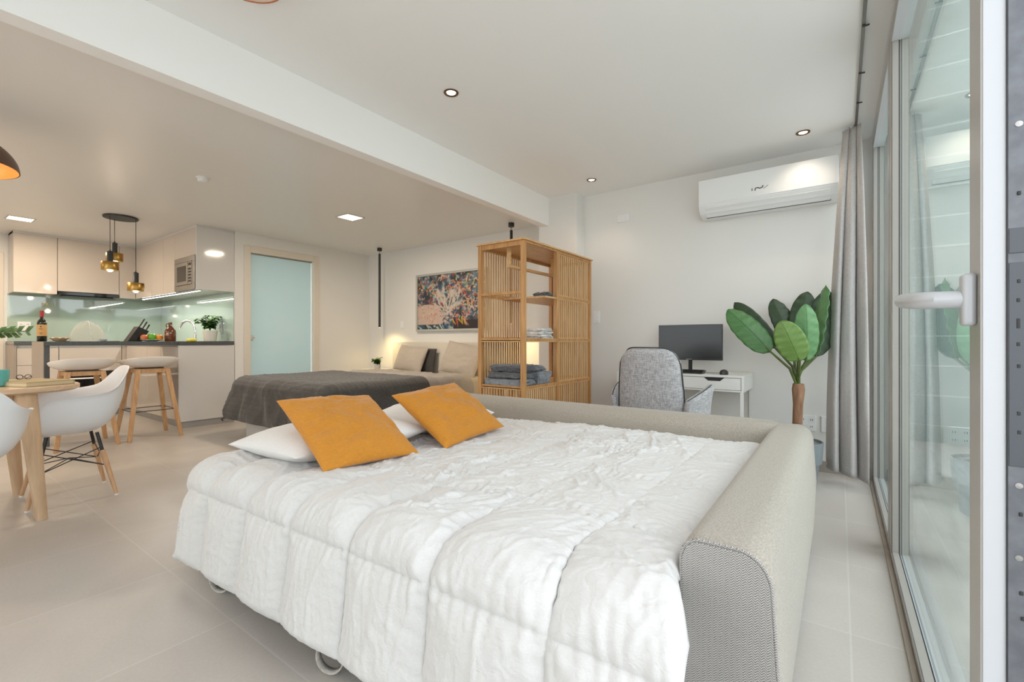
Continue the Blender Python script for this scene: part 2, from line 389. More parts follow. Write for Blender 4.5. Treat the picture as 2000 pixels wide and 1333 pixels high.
def frame_from(o, ux, uy):
    ux = Vector(ux).normalized(); uy = Vector(uy); uy = (uy - ux*uy.dot(ux)).normalized(); uz = ux.cross(uy)
    m = Matrix.Identity(4)
    for i in range(3): m[i][0] = ux[i]; m[i][1] = uy[i]; m[i][2] = uz[i]; m[i][3] = o[i]
    return m

# ================================================================ STRUCTURE
H, K = 2.475, 2.36
XL, XD, YB, YA = -8.58, -6.08, 4.55, 4.21      # kitchen wall, bathroom door wall, bed wall, air-conditioner wall
XW = .19                                        # inner face of the window frames
YR = -3.2                                       # wall behind the camera
struct('floor', MB().box(XL-.1, XW-.004, YR-.1, YB+.1, -.12, 0), M['floor'])
struct('ceiling', MB().box(-2.53, .30, YR-.1, YB, H, H+.12), M['ceil'])
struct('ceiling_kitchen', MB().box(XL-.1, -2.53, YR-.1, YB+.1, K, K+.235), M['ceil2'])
struct('trim_beam', MB().box(-2.53, -2.44, YR, 4.05, 2.19, H+.05), M['beam'])
struct('wall_back', MB().box(-2.12, .34, YA, YA+.35, 0, H+.02), M['wall'])
struct('wall_pillar', MB().box(-2.56, -2.12, 4.04, YB+.02, 0, H+.02), M['wall'])
struct('wall_bedside', MB().box(XD-.1, -2.56, YB, YB+.12, 0, K+.02), M['wall'])
dy0, dy1, dz1 = 2.70, 3.66, 2.19
struct('wall_bathroom', MB().box(XD-.1, XD, 2.566, dy0, 0, K+.02).box(XD-.1, XD, dy1, YB+.02, 0, K+.02).box(XD-.1, XD, dy0, dy1, dz1, K+.02), M['wall'])
struct('wall_kitchen', MB().box(XL-.1, XD-.1, 2.566, 2.66, 0, K+.02), M['wall'])
struct('wall_left', MB().box(XL-.1, XL, -.1+YR, 0, 0, K+.02).box(XL-.1, XL, .86, 2.62, 0, K+.02).box(XL-.1, XL, 0, .86, 2.09, K+.02), M['wall'])
struct('wall_rear', MB().box(XL-.1, -5.6, YR-.1, YR, 0, H+.02).box(-.8, .34, YR-.1, YR, 0, H+.02).box(-5.6, -.8, YR-.1, YR, 2.15, H+.02).box(-5.6, -.8, YR-.1, YR, 0, .4), M['wall'])
bb = MB().box(-2.12, .17, YA-.012, YA, 0, .083).box(-2.56, -2.11, 4.028, 4.04, 0, .083)
struct('baseboard_back', bb, M['base'])
struct('baseboard_bedside', MB().box(XD, -2.56, YB-.012, YB, 0, .083).box(XD, XD+.012, dy1+.06, YB, 0, .083), M['base'])
# rear window behind the camera, unseen, added for fill light
rw = MB()
for x0, x1 in ((-5.6, -5.54), (-4.03, -3.97), (-2.43, -2.37), (-.86, -.8)): rw.box(x0, x1, YR-.08, YR-.02, .4, 2.15)
rw.box(-5.6, -.8, YR-.08, YR-.02, .4, .46).box(-5.6, -.8, YR-.08, YR-.02, 2.09, 2.15)
r_ = struct('window_3', rw, M['pvc']); link('window_pane', MB().box(-5.58, -.82, YR-.055, YR-.045, .42, 2.13), M['glass'], r_)
# cream door at the far left of the kitchen wall
d_ = struct('door_1', MB().box(XL-.06, XL-.02, .02, .84, .01, 2.07), M['warmdoor'], .003)
link('door_frame', MB().box(XL-.1, XL+.015, .85, .915, 0, 2.12).box(XL-.1, XL+.015, -.05, .01, 0, 2.12).box(XL-.1, XL+.015, .01, .85, 2.08, 2.12), M['doorframe'], d_, bevel=.004)
# frosted door
d2 = struct('door_2', MB().box(XD-.05, XD-.038, 2.762, 3.59, .01, 2.112), M['frost'], .002)
link('door_frame', MB().box(XD-.1, XD+.02, 2.672, 2.752, 0, 2.215).box(XD-.1, XD+.02, 3.60, 3.685, 0, 2.215).box(XD-.1, XD+.02, 2.752, 3.60, 2.125, 2.215), M['doorframe'], d2, bevel=.006)
link('door_lock', MB().box(XD-.038, XD-.015, 2.765, 2.80, 1.02, 1.075).tube([(XD-.02, 2.80, 1.045), (XD+.02, 2.80, 1.045)], .008), M['chrome'], d2, bevel=.003)
link('door_rail', MB().box(XD-.07, XD-.03, 2.752, 3.60, 2.112, 2.125), M['steel'], d2)
# window wall : profile members run floor to ceiling
X0, X1 = XW, XW+.065
GX = .222
def sash(n, y0, y1, stile=.078, edge=True):
    z0, z1 = .0, 2.43
    f = MB().box(X0, X1, y0, y0+stile, z0, z1).box(X0, X1, y1-stile, y1, z0, z1).box(X0, X1, y0+stile, y1-stile, z0, z0+.035).box(X0, X1, y0+stile, y1-stile, z1-.07, z1)
    s = struct('window_%d' % n, f, M['pvc'], .002)
    s.data.materials.append(M['pvc_shade'])
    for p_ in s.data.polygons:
        if p_.normal.x < -.9 or (p_.normal.y < -.9 and p_.center.y > 1.2): p_.material_index = 1  # room-side and far faces take the painted shade tone
    link('window_bead', MB().box(X0+.004, GX-.006, y0+stile-.004, y0+stile+.01, .035, z1-.07).box(X0+.004, GX-.006, y1-stile-.008, y1-stile+.004, .035, z1-.07).box(X0+.004, GX-.006, y0+stile, y1-stile, .03, .043), M['pvc_shade'], s)
    link('gasket', MB().box(GX-.008, GX-.002, y0+stile-.004, y0+stile+.006, .03, z1-.07).box(GX-.008, GX-.002, y1-stile-.006, y1-stile+.004, .03, z1-.07).box(GX-.008, GX-.002, y0+stile, y1-stile, .03, .041), M['gasket'], s)
    link('window_pane', MB().box(GX, GX+.006, y0+stile-.01, y1-stile+.01, .03, z1-.06), M['glass'], s)
    return s
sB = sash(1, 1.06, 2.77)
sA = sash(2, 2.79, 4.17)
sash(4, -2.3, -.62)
link('face_shade', MB().box(X0-.0015, X0, 1.0605, 1.137, .0, 2.43), M['pvc_shade'], sB)  # thin sheet painting shade on the room side of the near stile
# lock edge of the open sash, facing the camera
link('lock_strip', MB().box(.2185, .2445, 1.0565, 1.0600, .0, 2.43), M['zinc'], sB, bevel=.001)
link('edge_groove', MB().box(.2175, .2185, 1.0570, 1.0600, .0, 2.43).box(.2445, .2462, 1.0545, 1.06, 0, 2.43), M['gasket'], sB)
holes = [(.235, .56), (.231, 1.235), (.2305, 1.095), (.2300, 1.065), (.2300, 1.028), (.2300, .995), (.2305, .96), (.2305, .885), (.231, .855), (.2330, .725), (.2335, .60)]
for i, (x, z) in enumerate(holes):
    link('strip_hole', MB().box(x-.0022, x+.0022, 1.0545, 1.0566, z-(.008 if i == 4 else .0032), z+(.008 if i == 4 else .0032)), M['gasket'], sB, bevel=.0012)
for z in (1.345, .77, .655, 1.62):
    link('strip_screw', MB().lathe([(.0001, 0), (.0042, .0), (.0046, .001), (.0001, .0012)], n=14), M['steel'], sB)
    bpy.context.view_layer.update(); sc_ = [c for c in sB.children if c.name.startswith('strip_screw')][-1]; sc_.rotation_euler = (PI/2, 0, 0); sc_.location = (.231, 1.0565, z)
link('strip_plate', MB().box(.2195, .2436, 1.0552, 1.0566, .80, 1.125).box(.2195, .2436, 1.0552, 1.0566, 1.14, 1.18), M['zinc2'], sB, bevel=.001)
link('window_handle', MB().tube([(.176, 1.098, 1.072), (.140, 1.100, 1.073), (.124, 1.118, 1.074), (.116, 1.16, 1.077), (.108, 1.262, 1.084), (.1078, 1.268, 1.084)], [.0150, .0152, .0155, .0155, .0145, .009], 20), M['pvc'], sB)
link('handle_rosette', MB().box(.170, .189, 1.080, 1.114, 1.026, 1.116), M['pvc'], sB, bevel=.007, seg=4)
fr = MB().box(XW-.015, .30, -.70, YA, -.02, .004).box(XW+.0, .30, -2.4, YA, 2.43, H)
fr.box(XW-.01, .30, -2.4, -2.3, 0, H).box(XW+.01, .30, YA-.045, YA, 0, H)
struct('trim_window', fr, M['pvc'], .002)
struct('trim_threshold', MB().box(XW-.017, XW-.001, -.62, YA-.03, 0, .010), mat('brown_threshold', (.36, .30, .25), .5))
struct('wall_window', MB().box(XW, .32, YR-.1, -2.4, 0, H+.02), M['wall'])

# ================================================================ OUTSIDE (seen through and mirrored by the glass, plus paving added for bounce)
pv = link('bounce_paving', MB().box(1.7, 14, -12, 9, -.11, -.02).box(-12, 1.7, -12, YR-.12, -.11, -.02), mat('pale_bounce_paving', (.80, .79, .76), .8), org=(5, -3, -.1)); pv['kind'] = 'structure'  # unseen pale ground added to bounce daylight onto the ceilings
o = link('terrace_deck', MB().box(.32, 1.7, YR-.1, 6.2, -.10, -.02), M['deck'], org=(1, 0, -.1)); o['kind'] = 'structure'
tw = link('terrace_wall', MB().box(.34, 5, 6.2, 6.4, -.02, 6.5), M['tiles'], org=(2, 6.3, -.02)); tw['kind'] = 'structure'
G = []
for i in range(61):
    row = []
    for j in range(31):
        y = -9 + 15*i/60; z = -.02 + 2.1*j/30
        nse = float(fbm(y*1.1, z*1.3, 5, 4))
        row.append((7.4 + .5*nse + .25*(z/2.1)**2*2, y, z + (.35*float(fbm(y*.9, 3.3, 8, 3)) if j > 20 else 0)))
    G.append(row)
hb = MB().grid(G); hb.grid([[(p[0] if k == 0 else 8.6, p[1], p[2] if k == 0 else -.02) for k in (0, 1)] for p in [r[-1] for r in G]])
tag(link('garden_hedge', hb, M['grass'], org=(6, -1.5, -.02), smooth=0), 'leafy green garden hedge beyond the terrace, mirrored in the kitchen glass', 'hedge')

# ================================================================ KITCHEN
KF = 2.152; KX = -8.22; ZU = 1.605; ZT = 2.335
t = thing('wall_cabinet', 'tall cream wall cabinet at the left end, over the wine bottle', 'cabinet', (KX, 1.15, ZU), 0, 'cream wall cabinets')
og = tuple(t.location)
def unit(name, label, cat, loc, body, doors, group=None, m='cab', extra=None):
    t = thing(name, label, cat, loc, 0, group)
    b = MB(); [b.box(*q) for q in body]; link('body', b, M[m], t, loc, bevel=.0015)
    for q in doors: link('door', MB().box(*q), M[m], t, loc, bevel=.0018)
    return t
for c in [t]: bpy.data.objects.remove(c)
XB = XL+.012
unit('wall_cabinet', 'cream wall cabinet at the far left end, left of the range hood', 'cabinet', (KX, 1.15, ZU), [(XB, KX-.02, .955, 1.343, ZU, K)], [(KX-.018, KX, .957, 1.342, ZU, ZT)], 'cream wall cabinets')
unit('wall_cabinet', 'wide cream wall cabinet directly above the black range hood', 'cabinet', (KX, 1.65, ZU), [(XB, KX-.02, 1.346, 1.966, ZU+.045, K)], [(KX-.018, KX, 1.347, 1.965, ZU+.045, ZT)], 'cream wall cabinets')
unit('wall_cabinet', 'narrow cream wall cabinet in the corner, right of the range hood', 'cabinet', (KX, 2.05, ZU), [(XB, KX-.02, 1.969, 2.555, ZU, K)], [(KX-.018, KX, 1.970, KF-.003, ZU, ZT)], 'cream wall cabinets')
unit('wall_cabinet', 'cream two-door wall cabinet nearest the corner on the sink side', 'cabinet', (-7.68, KF, ZU), [(KX+.002, -7.132, KF+.02, 2.556, ZU, K)], [(KX+.003, -7.572, KF, KF+.018, ZU, ZT), (-7.568, -7.133, KF, KF+.018, ZU, ZT)], 'cream wall cabinets')
unit('wall_cabinet', 'cream wall cabinet just left of the built-in microwave', 'cabinet', (-6.93, KF, ZU), [(-7.128, -6.732, KF+.02, 2.556, ZU, K)], [(-7.127, -6.733, KF, KF+.018, ZU, ZT)], 'cream wall cabinets')
tm = unit('microwave_cabinet', 'wall cabinet with glossy white end panel, holding the microwave', 'cabinet', (-6.4, KF, ZU), [(-6.728, -6.71, KF+.02, 2.556, ZU, K), (-6.71, -6.098, KF+.02, 2.556, 2.01, K), (-6.71, -6.098, 2.50, 2.556, ZU, 2.01), (-6.71, -6.098, KF+.02, 2.50, ZU, ZU+.006)], [(-6.727, -6.10, KF, KF+.018, 2.012, ZT)], 'cream wall cabinets')
link('end_panel', MB().box(-6.096, -6.078, KF, 2.563, ZU, 2.335), M['cabw'], tm, tuple(tm.location), bevel=.002)
struct('trim_cabinet_top', MB().box(XB, KX-.006, .955, KF+.3, ZT+.002, K-.001).box(KX-.006, -6.086, KF+.006, 2.56, ZT+.002, K-.001), M['cabw'])
mw = thing('microwave', 'stainless steel built-in microwave oven set in the wall cabinets', 'microwave', (-6.4, KF, ZU+.008)); og = tuple(mw.location)
link('body', MB().box(-6.70, -6.105, KF+.02, 2.48, ZU+.008, 2.0), M['blackp'], mw, og)
link('frame', MB().box(-6.708, -6.10, KF-.014, KF+.018, ZU+.008, ZU+.065).box(-6.708, -6.10, KF-.014, KF+.018, 1.945, 2.008).box(-6.708, -6.64, KF-.014, KF+.018, ZU+.065, 1.945).box(-6.16, -6.10, KF-.014, KF+.018, ZU+.065, 1.945), M['steel'], mw, og, bevel=.002)
dr = link('door', MB().box(-6.638, -6.28, KF-.02, KF+.01, ZU+.068, 1.942), M['steel'], mw, og, bevel=.002)
link('door_window', MB().box(-6.60, -6.33, KF-.022, KF-.019, ZU+.11, 1.90), M['blackgl'], dr, og)
cp = link('control_panel', MB().box(-6.275, -6.163, KF-.018, KF+.01, ZU+.068, 1.942), M['steel'], mw, og, bevel=.002)
kb = MB()
for r in range(5):
    for c in range(2): kb.box(-6.255+c*.042, -6.227+c*.042, KF-.023, KF-.017, 1.70+r*.036, 1.72+r*.036)
link('buttons', kb, M['blackp'], cp, og); link('display', MB().box(-6.258, -6.18, KF-.0195, KF-.017, 1.895, 1.925), M['blackgl'], cp, og)
tag(link('range_hood', MB().box(XB, KX+.012, 1.35, 1.962, ZU-.003, ZU+.040).box(XB+.05, KX-.03, 1.40, 1.91, ZU-.012, ZU-.003), M['blackgl'], org=(KX, 1.65, ZU), bevel=.004), 'slim black range hood set under the wall cabinet', 'range hood')
# splashback panels
sp = tag(link('splashback', MB().box(XL+.001, XL+.009, .945, 2.557, .997, ZU-.001), M['splash'], org=(XL, 1.7, 1)), 'pale green glass splashback panel behind the wine bottle and food cover', 'splashback')
tag(link('splashback', MB().box(XL+.01, XD-.005, 2.557, 2.565, .997, ZU-.001), M['splash'], org=(-7.3, 2.56, 1)), 'pale green glass splashback panel behind the sink tap and potted plant', 'splashback')
# under-cabinet light strip
ls = thing('light_strip', 'lit white LED strip fixed under the wall cabinets over the sink', 'light strip', (-7.1, 2.25, ZU-.012)); og = tuple(ls.location)
link('profile', MB().box(-8.14, -6.14, 2.20, 2.225, ZU-.009, ZU-.001), M['pvc'], ls, og)
link('diffuser', MB().box(-8.13, -6.15, 2.203, 2.222, ZU-.012, ZU-.009), M['ledstrip'], ls, og)
light('strip_light', 'AREA', (-7.1, 2.212, ZU-.014), P_STRIP, (1, .97, .90), ls, 1.9, shape='RECTANGLE', size_y=.02)
light('hood_light', 'SPOT', (-8.3, 1.75, ZU-.016), 6, (.9, .97, 1), ls, .04, (0, 0, 0), 2.4, .9)
# base units
BF = -7.98; ZB = .952
def drawers(t, og, x, y0, y1, zs, m='cab'):
    for z0, z1 in zs: link('drawer', MB().box(x-.018, x, y0, y1, z0, z1), M[m], t, og, bevel=.0018)
t = thing('base_cabinet', 'cream drawer unit at the left end under the dark worktop', 'cabinet', (BF, 1.13, 0), 0, 'cream base cabinets'); og = tuple(t.location)
link('body', MB().box(XB, BF-.02, .955, 1.317, .085, ZB), M['cabw'], t, og, bevel=.001); link('toe_kick', MB().box(XB, BF-.06, .955, 1.317, 0, .085), M['kick'], t, og)
drawers(t, og, BF, .957, 1.315, [(.09, .40), (.405, .70), (.705, .915)])
t = thing('oven_cabinet', 'cream oven unit with drawer, seen behind the left bar stool', 'cabinet', (BF, 1.63, 0), 0, 'cream base cabinets'); og = tuple(t.location)
link('body', MB().box(XB, BF-.02, 1.32, 1.936, .085, .11).box(XB, BF-.02, 1.32, 1.936, .60, ZB).box(XB, BF-.02, 1.32, 1.335, .11, .6).box(XB, BF-.02, 1.92, 1.936, .11, .6), M['cabw'], t, og); link('toe_kick', MB().box(XB, BF-.06, 1.32, 1.936, 0, .085), M['kick'], t, og)
drawers(t, og, BF, 1.322, 1.934, [(.605, .705), (.71, .915)])
ov = thing('oven', 'black built-in oven with white handle bar behind the stools', 'oven', (BF, 1.63, .115)); og = tuple(ov.location)
link('body', MB().box(XB+.1, BF-.022, 1.338, 1.918, .115, .597), M['blackp'], ov, og)
dr = link('door', MB().box(BF-.02, BF+.004, 1.322, 1.934, .115, .53), M['blackgl'], ov, og, bevel=.002)
link('control_panel', MB().box(BF-.02, BF+.004, 1.322, 1.934, .535, .60), M['blackgl'], ov, og)
link('handle', MB().tube([(BF+.03, 1.36, .515), (BF+.03, 1.90, .515)], .009).tube([(BF, 1.38, .515), (BF+.03, 1.38, .515)], .006).tube([(BF, 1.88, .515), (BF+.03, 1.88, .515)], .006), M['plaster'], dr, og)
t = thing('corner_cabinet', 'cream corner base unit where the two worktops meet', 'cabinet', (BF, 1.96, 0), 0, 'cream base cabinets'); og = tuple(t.location)
link('body', MB().box(XB, BF-.02, 1.94, 2.55, .0, ZB), M['cabw'], t, og); link('filler', MB().box(BF-.018, BF, 1.939, 1.985, .09, .94), M['cab'], t, og)
YF = 1.985
for (x0, x1, lab) in ((-7.975, -7.132, 'cream base unit under the worktop, nearest the corner on the sink side'), (-7.128, -6.662, 'cream sink base unit in the middle of the sink side'), (-6.658, -6.14, 'cream base unit beside the white end panel, behind the right stool')):
    t = thing('base_cabinet', lab, 'cabinet', ((x0+x1)/2, YF, 0), 0, 'cream base cabinets'); og = tuple(t.location)
    link('body', MB().box(x0, x1, YF+.02, 2.55, .085, ZB), M['cabw'], t, og); link('toe_kick', MB().box(x0, x1, YF+.045, 2.5, 0, .085), M['kick'], t, og)
    link('door', MB().box(x0+.001, x1-.001, YF, YF+.018, .09, .94), M['cab'], t, og, bevel=.0018)
t = thing('end_panel', 'large glossy white panel closing the end of the base cabinets', 'cabinet panel', (XD-.01, 2.27, 0)); og = tuple(t.location)
link('panel', MB().box(XD-.035, XD, YF-.005, 2.572, .075, ZB), M['cabw'], t, og, bevel=.002); link('plinth', MB().box(XD-.055, XD-.012, YF+.02, 2.566, 0, .075), M['kick'], t, og)
t = thing('side_post', 'narrow wooden-toned side panel closing the left end of the worktop', 'cabinet panel', (XL+.3, .945, 0)); og = tuple(t.location)
link('panel', MB().box(XB, BF+.01, .93, .953, 0, .952), M['taupe'], t, og)
wt = thing('worktop', 'dark granite L-shaped worktop running along both kitchen walls', 'worktop', (-7.9, 2.0, .955)); og = tuple(wt.location)
link('slab', MB().box(XL+.002, BF+.02, .93, 2.556, .955, .995).box(BF+.02, -6.642, 1.965, 2.556, .955, .995).box(-6.642, -6.065, 1.972, 2.556, .955, .995), M['granite'], wt, og)
link('hob', MB().box(-8.45, -8.02, 1.37, 1.92, .995, 1.0), M['blackgl'], wt, og)
bar = thing('breakfast_bar', 'dark granite breakfast bar with waterfall leg behind the stools', 'counter', (-6.36, 1.4, 0)); og = tuple(bar.location)
link('top', MB().box(-6.64, -6.065, .90, 1.970, .955, .995), M['granite'], bar, og, bevel=.002)
link('leg', MB().box(-6.64, -6.08, .904, .942, 0, .955), M['granite'], bar, og, bevel=.002)
link('leg_near_face', MB().box(-6.64, -6.082, .899, .9035, 0, .990), M['taupe'], bar, og)  # taupe sheet over the near side of the dark leg
# outlets
def outlet(name, loc, axis, label, w=.08, h=.12, two=False, holes=2, gap=.02):
    t = thing(name, label, 'socket' if holes else 'switch', loc, {'y': 0, 'x': PI/2}[axis])
    link('plate', MB().box(-w/2, w/2, -.010, 0, -h/2, h/2), M['plaster'], t, bevel=.003)
    if holes:
        for sx in ((-.25, .25) if two else (0,)):
            for k in (-1, 1):
                f_ = link('socket_face', MB().box(sx*w-.016, sx*w+.016, -.0115, -.0095, k*h*.22-.016, k*h*.22+.016), M['plaster'], t, bevel=.001)
                for q_ in (-1, 1): link('slot', MB().box(sx*w+q_*.006-.0018, sx*w+q_*.006+.0018, -.0122, -.0112, k*h*.22-.006, k*h*.22+.006), M['blackp'], f_)
    else: link('rocker', MB().box(-w*.28, w*.28, -.014, -.009, -h*.36, h*.36), M['plaster'], t, bevel=.002)
    return t
outlet('wall_socket', (-6.427, 2.556, 1.15), 'y', 'white wall socket on the green splashback right of the potted plant', .075, .12)
outlet('wall_socket', (XL+.0095, 1.093, 1.19), 'x', 'white square wall socket on the green splashback behind the wine bottle', .12, .12, True)
outlet('wall_socket', (-.205, YA-.0005, .365), 'y', 'white wall socket low down beside the palm trunk', .115, .12, True)
outlet('wall_socket', (-.075, YA-.0005, .365), 'y', 'white wall socket low down beside the grey curtain', .08, .12)
outlet('wall_switch', (-5.28, YB-.0005, 1.24), 'y', 'pale switch plate on the bed wall between hanging lamp and painting', .075, .11, holes=0)
outlet('blank_plate', (-1.70, YA-.0005, 2.19), 'y', 'blank white plate high on the wall left of the air conditioner', .12, .075, holes=0)
outlet('wall_switch', (-1.98, YA-.0005, 1.24), 'y', 'white switch plate on the wall just right of the bamboo wardrobe', .07, .12, holes=0)

# items on the bar and worktop
ZC = .9952
b = thing('wine_bottle', 'dark wine bottle with red foil neck and cream label', 'bottle', (-6.575, .962, ZC)); 
link('glass', MB().lathe([(.034, 0), (.038, .005), (.038, .185), (.034, .205), (.018, .228), (.0145, .24), (.0145, .30), (.0155, .302), (.0155, .31)], n=28), M['winegl'], b)
link('foil', MB().lathe([(.0158, .25), (.0160, .312), (.0001, .313)], n=24), M['red'], b)
lb = link('label', MB().lathe([(.0385, .055), (.0387, .058), (.0387, .168), (.0385, .17)], n=28), M['label'], b)
q = MB()
for i, (zz, wd) in enumerate(((.145, .012), (.128, .030), (.120, .024), (.085, .028), (.077, .020))): 
    q.grid([[((.0392)*math.cos(a), (.0392)*math.sin(a), z_) for z_ in (zz, zz+(.010 if i == 0 else .003))] for a in np.linspace(-.35-wd/.08, -.35+wd/.08, 7)])
link('label_print', q, M['ink'], lb)
wt_ = thing('wicker_tray', 'small shallow wicker tray near the left end of the bar', 'tray', (-6.33, 1.05, ZC))
link('bowl', MB().lathe([(.03, 0), (.045, .004), (.064, .028), (.070, .034), (.064, .034), (.044, .010), (.0001, .008)], n=36), M['wicker'], wt_)
link('rim', MB().tube([(.067*math.cos(a), .067*math.sin(a), .034+.004*math.sin(9*a)) for a in np.linspace(0, 2*PI, 37)], .005, 8), M['wicker'], wt_)
fc = thing('food_cover', 'white net food cover dome standing on the breakfast bar', 'food cover', (-6.34, 1.262, ZC))
link('net', MB().lathe([(.135, 0), (.134, .05), (.120, .11), (.09, .155), (.045, .190), (.0001, .212)], n=32, sx=.9), M['mesh'], fc, smooth=60)
q = MB()
for a in (0, PI/2):
    q.tube([(.1215*math.cos(a)*math.cos(s), .135*math.sin(a)*math.cos(s), .212*math.sin(s)) for s in np.linspace(0, PI, 17)], .0025, 6)
q.tube([(.1215*math.cos(a), .135*math.sin(a), .003) for a in np.linspace(0, 2*PI, 33)], .003, 6)
link('rib', q, M['plaster'], fc)
cupd = thing('glass_dish', 'small white glazed dish beside the net food cover', 'dish', (-6.22, 1.36, ZC))
link('bowl', MB().lathe([(.015, 0), (.03, .012), (.035, .025), (.032, .025), (.02, .008), (.0001, .006)], n=20), M['plate'], cupd)
kbk = thing('knife_block', 'slanted black knife block with three knives on the bar', 'knife block', (-6.30, 1.64, ZC), math.radians(8))
ang = math.radians(24)
q = MB(); q.add([(-.05, -.085, 0), (.05, -.085, 0), (.05, .05, 0), (-.05, .05, 0), (-.05, .015, .165), (.05, .015, .165), (.05, .115, .115), (-.05, .115, .115)], [(0,3,2,1),(4,5,6,7),(0,1,5,4),(1,2,6,5),(2,3,7,6),(3,0,4,7)])
link('block', q, M['black'], kbk, bevel=.003)
for i, (y0, z0, L) in enumerate(((.033, .15, .115), (.066, .135, .095), (.098, .118, .08))):
    k = link('knife_handle', MB().tube([(0, y0, z0), (0, y0+.02, z0+.03), (0, y0+L*.50, z0+L*.87)], [.0105, .011, .0125], 10, flat=.6), M['black'], kbk)
    link('bolster', MB().tube([(0, y0-.002, z0), (0, y0+.006, z0+.011)], .0088, 10), M['steel'], k)
pl = tag(link('fruit_plate', MB().lathe([(.04, 0), (.06, .004), (.10, .012), (.118, .018), (.114, .020), (.06, .009), (.0001, .007)], (-6.24, 1.775, ZC), 36), M['plate'], org=(-6.24, 1.775, ZC)), 'blue and white plate of fruit on the bar', 'plate')
def fruit(name, lab, x, y, r, m, sz=.95):
    t = thing(name, lab, 'fruit', (x, y, ZC+.0105))
    pr = [(max(1e-4, r*math.sin(a)), r*sz*(1-math.cos(a)) - (.22*r*math.exp(-(PI-a)*4))) for a in np.linspace(0, PI, 14)]
    link('flesh', MB().lathe(pr, n=24), M[m], t); link('stem', MB().tube([(0, 0, 2*r*sz-.25*r), (.002, 0, 2*r*sz+.006)], .0015, 6), M['stem'], t)
fruit('apple', 'red and yellow apple on the fruit plate, beside the knife block', -6.235, 1.706, .036, 'apple')
fruit('green_fruit', 'large round green fruit on the plate between apple and orange', -6.235, 1.775, .045, 'lime', .9)
fruit('orange', 'orange on the fruit plate, nearest the brown jug', -6.225, 1.843, .036, 'orange')
jg = thing('glass_jug', 'amber glass jug with small loop handle on the worktop end', 'jug', (-6.16, 1.925, ZC))
link('body', MB().lathe([(.049, 0), (.054, .006), (.055, .10), (.050, .128), (.030, .156), (.018, .172), (.0165, .20), (.019, .202), (.019, .215), (.0001, .216)], n=32), M['amber'], jg)
link('handle', MB().tube([(0, -.017, .198), (0, -.036, .198), (0, -.042, .182), (0, -.033, .16), (0, -.027, .155)], .0045, 8), M['amber'], jg)
q = MB()
q.grid([[(.0560*math.cos(a), .0560*math.sin(a), z_) for z_ in (.068, .072)] for a in np.linspace(-1.15, -.55, 8)])
q.grid([[(.0560*math.cos(a), .0560*math.sin(a), .078+k*.022*math.sin(PI*(a+1.15)/.6)) for k in (0, 1)] for a in np.linspace(-1.12, -.58, 9)])
link('printed_mark', q, M['jugmark'], jg)
fa = thing('kitchen_tap', 'chrome gooseneck kitchen tap beside the potted plant', 'tap', (-6.80, 2.40, ZC))
link('base', MB().lathe([(.026, 0), (.026, .006), (.020, .01), (.020, .075), (.012, .085)], n=24), M['chrome'], fa)
link('spout', MB().tube([(0, 0, .07), (0, 0, .12), (-.004, -.006, .19), (-.035, -.03, .252), (-.09, -.06, .272), (-.145, -.09, .25), (-.175, -.11, .195), (-.178, -.112, .165)], .015, 14), M['chrome'], fa)
link('lever', MB().tube([(0, 0, .05), (.03, -.012, .058), (.05, -.02, .06)], [.012, .009, .007], 10).tube([(.05, -.02, .055), (.052, -.022, .12)], .004, 8), M['chrome'], fa)
tag(link('sponge_tray', MB().box(-6.52, -6.40, 2.20, 2.275, ZC, ZC+.030), M['yellow'], org=(-6.44, 2.13, ZC), bevel=.008, seg=3), 'yellow dish sponge lying by the sink in front of the tap', 'sponge')
def small_plant(name, lab, loc, r, h, pm, nst, L, leafr, seed, spread=.8, cat='plant', sink=.9):
    rnd = random.Random(seed); t = thing(name, lab, cat, loc)
    link('pot', MB().lathe([(r*.78, 0), (r*.82, .003), (r, h), (r*.94, h), (r*.92, h*.85), (.0001, h*.85)], n=32), pm, t)
    q = MB(); l = MB()
    for i in range(nst):
        a = rnd.uniform(0, 2*PI); sp = rnd.uniform(.2, 1)*spread; LL = L*rnd.uniform(.7, 1.1)
        pts = [Vector((math.cos(a)*sp*LL*s*s*1.0, math.sin(a)*sp*LL*s*s*1.0, h*.85 + LL*(s - .25*sp*s*s))) for s in np.linspace(0, 1, 6)]
        q.tube(pts, .0022, 5)
        for k in range(2, 6):
            for _ in range(3):
                b = rnd.uniform(0, 2*PI); d = Vector((math.cos(b), math.sin(b), rnd.uniform(-.3, .5))).normalized(); s = d.cross(Vector((0, 0, 1))).normalized()*leafr*.42
                p0 = pts[k]; p1 = p0 + d*leafr*.5; p2 = p0 + d*leafr + Vector((0, 0, -leafr*.25)); dz = Vector((0, 0, leafr*.1))
                l.add([p0, p1+s+dz, p2, p1-s+dz, p1], [(0, 1, 4), (1, 2, 4), (2, 3, 4), (3, 0, 4)])
    link('stems', q, M['stem'], t); link('leaves', l, M['smallleaf'], t, smooth=60)
    link('soil', MB().lathe([(r*.9, h*.86), (.0001, h*.87)], n=24), M['soil'], t); return t
small_plant('potted_plant', 'bushy variegated plant in a white pot at the worktop end', (-6.42, 2.425, ZC), .082, .135, M['whitepot'], 14, .20, .075, 3)
